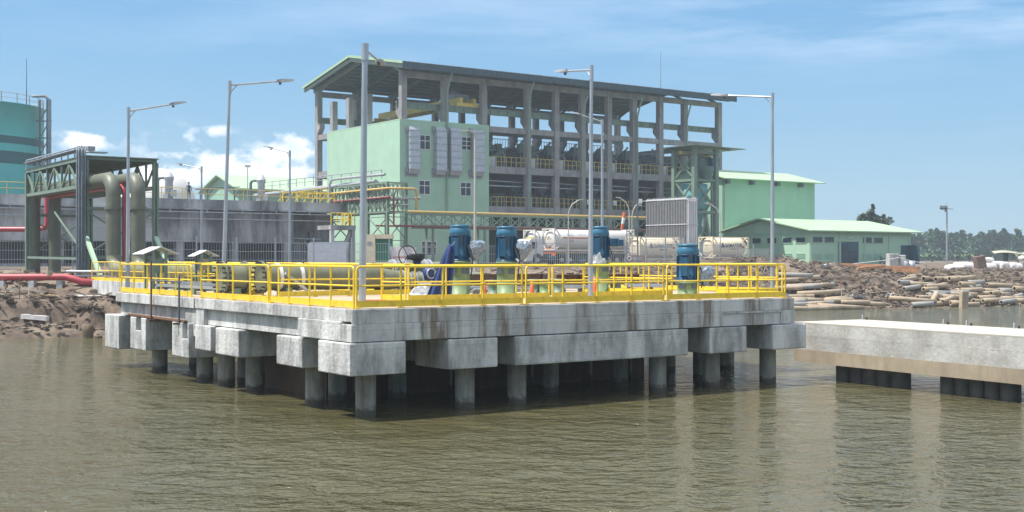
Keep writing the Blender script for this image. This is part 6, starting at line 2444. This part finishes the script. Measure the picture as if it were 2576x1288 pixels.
def row_of(n, px0, px1, d, heap, j, group, rzr, jit=.5, nm=None):
    for i in range(n):
        px = px0 + (px1 - px0) * (i + .5) / n + ro.uniform(-.3, .3) * (px1 - px0) / n
        x = P(px, shore(P(px, 106)) + d)
        dd = d + ro.uniform(-jit, jit)
        Y = shore(x) + dd
        kd = ro.choice((0, 1, 2, 2, 4, 0) if n > 4 else (0, 1, 3, 0))
        gr = ro.random() < .22
        put_off(x, Y, ro.uniform(.0, .35), ro.uniform(*rzr), ro.uniform(-.07, .07), kd, gr,
                '%s %s pile offcut, %s from left in %s of the %s' % (LENW[kd], 'grey' if gr else 'tan', ORD[i], nm or ROWS[j], heap), group)


H1 = 'pile offcuts stacked right of the platform'
for j, (n, p0_, p1_, d) in enumerate(((4, 1990, 2130, .3), (4, 1985, 2115, 1.7), (5, 1975, 2110, 3.1), (4, 1970, 2085, 4.6), (4, 1965, 2070, 6.2), (3, 1960, 2040, 8.0))):
    row_of(n, p0_, p1_, d, 'stepped stack', j, H1, (-.1, .3), .25, None if j < 5 else 'top row')
H3 = 'pile offcuts behind the right railings'
for j, (n, d) in enumerate(((7, 1.2), (7, 2.8), (5, 4.6))):
    row_of(n, 1600, 1960, d, 'railing scatter', j, H3, (-.2, .4), .5)
H2 = 'pile offcuts in the wide heap at the right edge'
for j, (n, p0_, p1_, d) in enumerate(((8, 2290, 2660, .2), (9, 2320, 2670, 1.5), (11, 2310, 2660, 2.8), (10, 2290, 2640, 4.1), (9, 2262, 2560, 5.6), (7, 2268, 2480, 7.0))):
    row_of(n, p0_, p1_, d, 'wide heap', j, H2, (.1, 1.0), .7, None if j < 5 else 'top row')
for i, (px, d, rzz, ry, kd) in enumerate(((2345, 1.0, .9, -.55, 0), (2150, .6, .1, .02, 0), (2180, .4, .0, .05, 1), (2385, .7, .7, -.2, 2), (2296, .4, -.1, .08, 3))):
    x = P(px, 108)
    Y = shore(x) + d
    x = P(px, Y)
    put_off(x, Y, .3, rzz, ry, kd, False, ('pale pile offcut propped up steeply at the waterline', 'offcut with a dark open end at the waterline left of the propped one',
            'longer offcut half sunk left of the propped one', 'thick offcut leaning right of the propped one', 'long reddish offcut lying in the water at the bank')[i], 'single pile offcuts at the waterline')
# reddish timber planks
for i, (px, py, L_, an) in enumerate(((2085, 682, 4.5, -.08), (2150, 690, 6.0, -.12), (2200, 677, 5.0, .05), (2235, 684, 6.5, -.1), (2270, 690, 4.0, -.15), (2190, 695, 3.6, .3), (1900, 672, 6, .18), (1930, 680, 5, .1), (2150, 672, 5, .02))):
    Y = 115 + (690 - py) * .35
    x = P(px, Y)
    m = MB()
    m.cbox((0, 0, 0), (L_ * .8, .4, .22))
    m.cbox((L_ * .1, .3, .12), (L_ * .6, .25, .15), .05)
    o = m.build('timber_beam', WOOD_O if px > 2000 else PLANK)
    o.location = (x, Y, ground_h(x, Y) + .35)
    o.rotation_euler = (0, -an * .3, an)
    tag(o, (['first', 'second', 'fourth', 'fifth', 'sixth', 'third', 'left', 'right', 'rearmost'][i] + (' reddish' if px > 2000 else ' pale')) + ' timber beam ' + ('from the left before the low mint building' if i < 6 else 'behind the right end of the platform railing' if px < 2000 else 'nearest the low mint building'),
        'timber', 'timber beams on the right bank')
# dark upright stumps
for i, (px, py0, py1, w, Y, lean, lb) in enumerate(((2025, 706, 677, .95, 118, 0, 'dark square stump left of the low mint building corner'), (2050, 677, 656, 1.1, 120, 0, 'dark stump directly below the corner of the low mint building'),
                                            (1963, 668, 652, 1.0, 118, 0, 'dark stump right of the right corner lamp post'), (2470, 672, 644, 1.2, 130, .12, 'tilted brown post standing among the white bags'))):
    if i == 0:
        continue
    x = P(px, Y)
    z1, z0 = Z(py1, Y), min(Z(py0, Y), ground_h(x, Y)) - .2
    T = thing('timber_stump', lb, 'stump', (x, Y, z0))
    MB().bar((0, 0, z0), (-lean * (z1 - z0) * 1.5, 0, z1), w, w * .8).build('stump_wood', BEAM_D, T, .05)
    MB().bar((-lean * (z1 - z0) * 1.5 - .2, 0, z1), (-lean * (z1 - z0) * 1.5 + .2, 0, z1 + .03), .2, .06).build('strap', RUST, T)
Y = 126
x = P(2245, Y)
T = thing('concrete_block', 'crumbling grey concrete block standing on the dirt before the low mint building', 'block', (x, Y, ground_h(x, Y)))
MB().cbox((0, 0, Z(659, Y)), (1.0, 1.2, 1.7)).cbox((.9, .2, Z(660, Y)), (.8, 1.0, 1.5)).build('block_body', CONC, T, .06)
MB().tube((-.2, 0, Z(648, Y)), (-.2, 0, Z(645, Y)), .03, 5).build('rebar', RUST, T)
x = P(2283, Y)
T = thing('metal_drum', 'two small grey drums beside the crumbling concrete block', 'drum', (x, Y, ground_h(x, Y)))
for dx in (-.3, .45):
    MB().lathe([(.01, ground_h(x, Y)), (.32, ground_h(x, Y)), (.32, Z(656, Y)), (.01, Z(656, Y))], (dx, 0, 0), 16).build('drum_shell', DUCT, T)
T = thing('sagging_rope', 'slack rope strung over stakes along the top of the right bank', 'rope', (P(2190, 124), 124, 4))
pts = []
for px, py in ((2085, 668), (2140, 664), (2190, 659), (2225, 655), (2262, 648), (2290, 656), (2330, 663)):
    pts.append((P(px, 124) - P(2190, 124), 0, Z(py, 124)))
MB().poly(pts, .035, 5).build('rope_line', BANNER, T)
for px, py in ((2085, 668), (2262, 648), (2330, 663)):
    xx = P(px, 124)
    MB().tube((xx - P(2190, 124), 0, ground_h(xx, 124) - .1), (xx - P(2190, 124), 0, Z(py, 124) + .1), .03, 5).build('stake', RUST, T)
# motorbikes parked at the wall
def motorbike(x, y, rz, label):
    g = ground_h(x, y)
    T = thing('motorbike', label, 'motorbike', (x, y, g), rz, 'dark motorbikes parked at the mint wall')
    for xx in (-.62, .62):
        w = MB().ring((xx, 0, g + .3), .26, .06, 'Y', 18).build('wheel', BLACK, T)
        MB().tube((xx, -.05, g + .3), (xx, .05, g + .3), .1, 10).build('hub', GALV, w)
    MB().bar((-.55, 0, g + .45), (.3, 0, g + .5), .22, .3).bar((.2, 0, g + .5), (.5, 0, g + .95), .2, .2).build('body', MACH, T)
    MB().bar((-.7, 0, g + .78), (.05, 0, g + .74), .24, .1).build('seat', BLACK, T)
    MB().tube((.62, 0, g + .3), (.45, 0, g + 1.0), .035, 6).tube((.42, -.32, g + 1.05), (.42, .32, g + 1.05), .025, 6).build('handlebar', STEEL_D, T)
    return T


for i, px in enumerate((2196, 2226)):
    t_ = ha(px)
    p = Vector((HX, HY, 0)) + UR * t_ - UL * 1.6
    motorbike(p.x, p.y, TH + pi / 2 - .5, ('dark motorbike parked nearer the blue door of the low mint building', 'dark motorbike parked farther from the blue door of the low mint building')[i])

# white bulk bags
def bag(px, Y, w, h, label, seed, z=None, fl=1.0):
    x = P(px, Y)
    g = ground_h(x, Y) if z is None else z
    m = MB()

    def f(u, v):
        a = 2 * pi * u
        ph = -pi / 2 + pi * v
        n_ = noise.fractal(Vector((cos(a) * 1.6 + seed, sin(a) * 1.6, v * 2.5)), 1, 2, 3)
        c = abs(cos(ph)) ** .45
        sx = max(-1, min(1, cos(a) * 1.25))
        sy = max(-1, min(1, sin(a) * 1.25))
        return (sx * c * w / 2 * (1 + .18 * n_), sy * c * w * .42 * (1 + .15 * n_), h * .5 + sin(ph) * h / 2 * (1 + .12 * n_) * fl)
    m.grid(f, 24, 12)
    o = m.build('bulk_bag', BAG)
    o.location = (x, Y, g - .05)
    tag(o, label, 'bag', 'white bulk bags at the right')
    return o


bl = [(2400, 1.9, .8), (2425, 2.3, 1.15), (2445, 1.4, .8), (2462, 1.1, .8), (2487, 1.5, 1.0), (2508, 1.5, 1.0), (2527, .95, 1.05), (2551, 1.15, 1.1), (2575, 1.3, 1.0), (2600, 1.4, 1.1)]
bw = ['leftmost low white bag of the row, slumped flat', 'tall peaked white bag left of the tilted post', 'small slumped white bag just left of the tilted post', 'white bag tucked behind the tilted post',
      'white bag directly right of the tilted post', 'white bag left of the thatched shelter post', 'narrow white bag behind the thatched shelter post', 'square white bag right of the shelter post', 'white bag at the right edge carrying another bag',
      'white bag at the very end of the row']
for k, (px, w, h) in enumerate(bl):
    bag(px, 132 + (k % 3) * .8, w, h * .92, bw[k], k * 3.1)
bag(2482, 134, 1.5, .5, 'flat pinkish white bag lying on the bags right of the tilted post', 40, ground_h(P(2482, 134), 134) + 1.15)
bag(2580, 133, 1.4, .55, 'white bag lying on top of another at the right edge', 43, ground_h(P(2580, 133), 133) + 1.1)
for k, (px, py, Y, w) in enumerate(((2160, 722, 107, 1.2), (2172, 734, 105.5, .7), (2080, 690, 112, .9), (2240, 735, 107, .7))):
    x = P(px, Y)
    m = MB()
    m.grid(lambda u, v: ((u - .5) * w + .1 * sin(v * 7 + k), (v - .5) * w * .6, .25 + .3 * noise.noise(Vector((u * 3 + k, v * 3, k)))), 10, 8, False)
    o = m.build('plastic_scrap', BAG)
    o.location = (x, Y, ground_h(x, Y) + .15)
    o.rotation_euler = (-.7, 0, 0)
    tag(o, ('white torn sack lying in the middle of the dirt slope', 'small white rag below the torn sack', 'white plastic rag near the top of the slope beside the platform', 'white rag left of the wide heap of offcuts')[k], 'sack')
x = P(2130, 104)
Y = 104.5
T = thing('marker_stake', 'thin red and white stake standing on the slope beside the stepped stack', 'stake', (P(2117, Y), Y, ground_h(P(2117, Y), Y)))
g = T.location.z
MB().tube((0, 0, g), (0, 0, g + 1.6), .035, 6).build('stake_rod', GALV_W, T)
MB().tube((0, 0, g + 1.6), (0, 0, g + 2.0), .04, 6).build('red_tip', RED, T)
# thatched shelter and floodlight mast
Y = 150
x = P(2535, Y)
T = thing('thatched_shelter', 'small open shelter with a sagging pale roof behind the white bags', 'shelter', (x, Y, 3.3))
zt = Z(632, Y)
m = MB()
m.grid(lambda u, v: ((u - .5) * 4.1 + v * .5, (v - .5) * 2.2, zt + .12 * sin(u * 5) - .28 * (1 - v)), 12, 4)
m.grid(lambda u, v: ((u - .5) * 4.1 + v * .5, (v - .5) * 2.2, zt - .06 + .12 * sin(u * 5) - .28 * (1 - v)), 12, 4)
m.build('roof_sheet', mat('thatch_sheet', (.38, .37, .30), .9, var=.2, scale=3), T)
MB().bar((-.3, 0, 3.2), (-.3, 0, zt - .1), .3, .3).bar((.1, .3, 3.2), (.1, .3, zt - .1), .12).build('post', STEEL_D, T)
MB().bar((-1.6, 0, zt - .25), (1.8, 0, zt - .2), .12).build('cross_beam', STEEL_D, T)
Y = 170
x = P(2382, Y)
T = thing('floodlight_mast', 'tall grey floodlight mast standing before the wood at the right', 'mast', (x, Y, 3.3))
MB().tube((0, 0, 3.3), (0, 0, Z(522, Y)), .14, 10, .1).tube((0, 0, Z(522, Y)), (0, 0, Z(508, Y)), .03, 5).build('pole', GALV, T)
MB().bar((-.9, 0, Z(524, Y)), (.9, 0, Z(526, Y)), .1).build('cross_arm', GALV, T)
for dx in (-.75, -.25):
    MB().cbox((dx, -.2, Z(522.5, Y)), (.5, .35, .4), 0, .25, -.5).build('floodlight', STEEL_D, T)
MB().cbox((-.2, -.1, Z(530, Y)), (.25, .25, .35)).build('control_box', PANELG, T)

# ------------------------------------------------------------------ trees
def leaf(m, c, s, r):
    a = r.uniform(0, 2 * pi)
    t = r.uniform(-.9, .9)
    u = Vector((cos(a), sin(a), t)).normalized()
    v = u.cross(Vector((r.uniform(-1, 1), r.uniform(-1, 1), r.uniform(-.3, 1)))).normalized()
    m.add([c + u * s, c + v * s * .6, c - u * s, c - v * s * .6], [(0, 1, 2, 3)])


def crown(m, base, h, w, r, n, s, cone=False):
    """leaf clumps spread over a set of lobes"""
    lobes = []
    for k in range(int(5 + w)):
        z = r.uniform(.12, .95)
        rad = (w / 2) * ((1 - z) ** .7 if cone else (sin(pi * min(1, z * .8 + .15))) ** .7) * r.uniform(.35, 1)
        a = r.uniform(0, 2 * pi)
        lobes.append((base + Vector((cos(a) * rad * .8, sin(a) * rad * .8, z * h)), w * r.uniform(.12, .24) * (1.0 if not cone else .7)))
    for zz, q_ in ((.62, .2), (.74, .16), (.84, .12), (.92, .08), (.98, .045)):
        lobes.append((base + Vector((r.uniform(-.05, .05) * w, r.uniform(-.05, .05) * w, h * zz)), w * q_))
    for k in range(n):
        c, q = r.choice(lobes)
        d = Vector((r.gauss(0, 1), r.gauss(0, 1), r.gauss(0, .9)))
        d = d.normalized() * q * r.uniform(.45, 1.05)
        leaf(m, c + d, s * r.uniform(.6, 1.3), r)


def tree(x, y, g, h, w, label, seed, n=900, s=.35, cone=False, group=None, mt=LEAF2, name='tree'):
    r = random.Random(seed)
    T = thing(name, label, 'tree', (x, y, g), 0, group)
    m = MB()
    m.poly([(0, 0, g - .3), (.1 * w * .1, 0, g + h * .35), (0, .1, g + h * .7), (0, 0, g + h * .95)], h * .022 + .05, 8, .04)
    for k in range(7):
        a = r.uniform(0, 2 * pi)
        z = g + h * r.uniform(.3, .7)
        m.poly([(0, 0, z), (cos(a) * w * .2, sin(a) * w * .2, z + h * .1), (cos(a) * w * .36, sin(a) * w * .36, z + h * .17)], .09, 5, .03)
    m.build('trunk', BARK, T)
    m = MB()
    crown(m, Vector((0, 0, g + h * .22)), h * .8, w, r, n, s, cone)
    m.build('crown', mt, T)
    return T


for k, (px, ptop, w, Y) in enumerate(((2196, 517, 3.4, 232), (2165, 545, 4.6, 240), (2222, 543, 4.2, 236))):
    x = P(px, Y)
    zt = Z(ptop, Y)
    tree(x, Y, 3.4, zt - 3.4, w, ('tallest tree with a narrow top rising behind the roof of the low mint building', 'broad tree top left of the tallest one behind the mint roof', 'broad tree top right of the tallest one behind the mint roof')[k], 50 + k, 1500, .3,
         group='trees behind the mint roof')
# the far wood: one mass, with a few taller trees of its own
r = random.Random(77)
m = MB()
for k in range(260):
    px = r.uniform(2265, 2880)
    Y = r.uniform(455, 540)
    x = P(px, Y)
    h = r.uniform(10.0, 13.2) * (1 + .06 * noise.noise(Vector((px * .02, 0, 0))))
    w = r.uniform(4.5, 8)
    crown(m, Vector((x, Y, 2.2)), h, w, r, 240, .95, r.random() < .8)
for k in range(46):
    Y = r.uniform(440, 455)
    x = P(r.uniform(2265, 2880), Y)
    crown(m, Vector((x, Y, 2.0)), r.uniform(4, 7.5), r.uniform(5, 8), r, 200, .9)
tag(m.build('far_wood', LEAF), 'dense dark green wood along the horizon at the right', 'wood', kind='stuff')
for k, (px, ptop, w) in enumerate(((2356, 577, 5.0), (2384, 592, 5.5), (2474, 589, 5.5), (2501, 581, 5.0), (2516, 589, 5.5), (2561, 583, 6.5), (2372, 588, 5.0), (2290, 590, 6.0))):
    Y = 448
    tree(P(px, Y), Y, 2.6, Z(ptop, Y) - 2.6, w, ('narrow pointed tree left of the floodlight mast', 'tree directly behind the floodlight mast', 'tree above the tilted post among the bags', 'slim pointed tree right of the tilted post',
         'tree above the thatched shelter', 'pointed tree at the right edge of the wood', 'bushy tree between the pointed tree and the mast', 'tree at the left end of the wood beside the mint building')[k], 90 + k, 900, .6, cone=True,
         group='taller trees of the far wood', mt=LEAF)
# pale banana-like plants in front of the wood
r = random.Random(4)
LEAF_P = leafmat('pale_frond', (.09, .15, .06), (.16, .22, .10))
for k, px in enumerate((2312, 2345, 2410, 2438, 2560)):
    Y = 300 if k < 4 else 260
    x = P(px, Y)
    T = thing('frond_plant', 'pale frond plant ' + ('at the left end of the wood', 'left of the floodlight mast', 'just right of the floodlight mast', 'left of the white bags', 'behind the right end of the bags')[k] + ' at the foot of the wood', 'plant', (x, Y, 3.2), 0, 'frond plants')
    m = MB()
    m.tube((0, 0, 3.0), (0, 0, 4.6), .18, 6)
    m.build('stem', BARK, T)
    m = MB()
    for i in range(13):
        a = r.uniform(0, 2 * pi)
        L_ = r.uniform(2.2, 3.6)
        d = Vector((cos(a), sin(a), 0))
        s_ = Vector((-sin(a), cos(a), 0))
        prev = None
        for j in range(5):
            u = j / 4
            c = Vector((0, 0, 4.4)) + d * L_ * u * .8 + Vector((0, 0, L_ * (u * 1.0 - u * u * .9)))
            w = .28 * (1 - abs(u - .4))
            cur = (c + s_ * w, c - s_ * w)
            if prev:
                m.add([prev[0], prev[1], cur[1], cur[0]], [(0, 1, 2, 3)])
            prev = cur
    m.build('frond', LEAF_P, T)

# ------------------------------------------------------------------ air
if USE_HAZE:
    hz = bpy.data.materials.new('haze_air')
    hz.use_nodes = True
    nt = hz.node_tree
    nt.nodes.clear()
    pv = nt.nodes.new('ShaderNodeVolumePrincipled')
    pv.inputs['Color'].default_value = (.78, .88, .97, 1)
    pv.inputs['Density'].default_value = .0006
    pv.inputs['Anisotropy'].default_value = .25
    ou = nt.nodes.new('ShaderNodeOutputMaterial')
    nt.links.new(pv.outputs[0], ou.inputs['Volume'])
    m = MB()
    m.box(-900, 900, -60, 760, -8, 48)
    o = m.build('haze', hz)
    tag(o, kind='stuff')
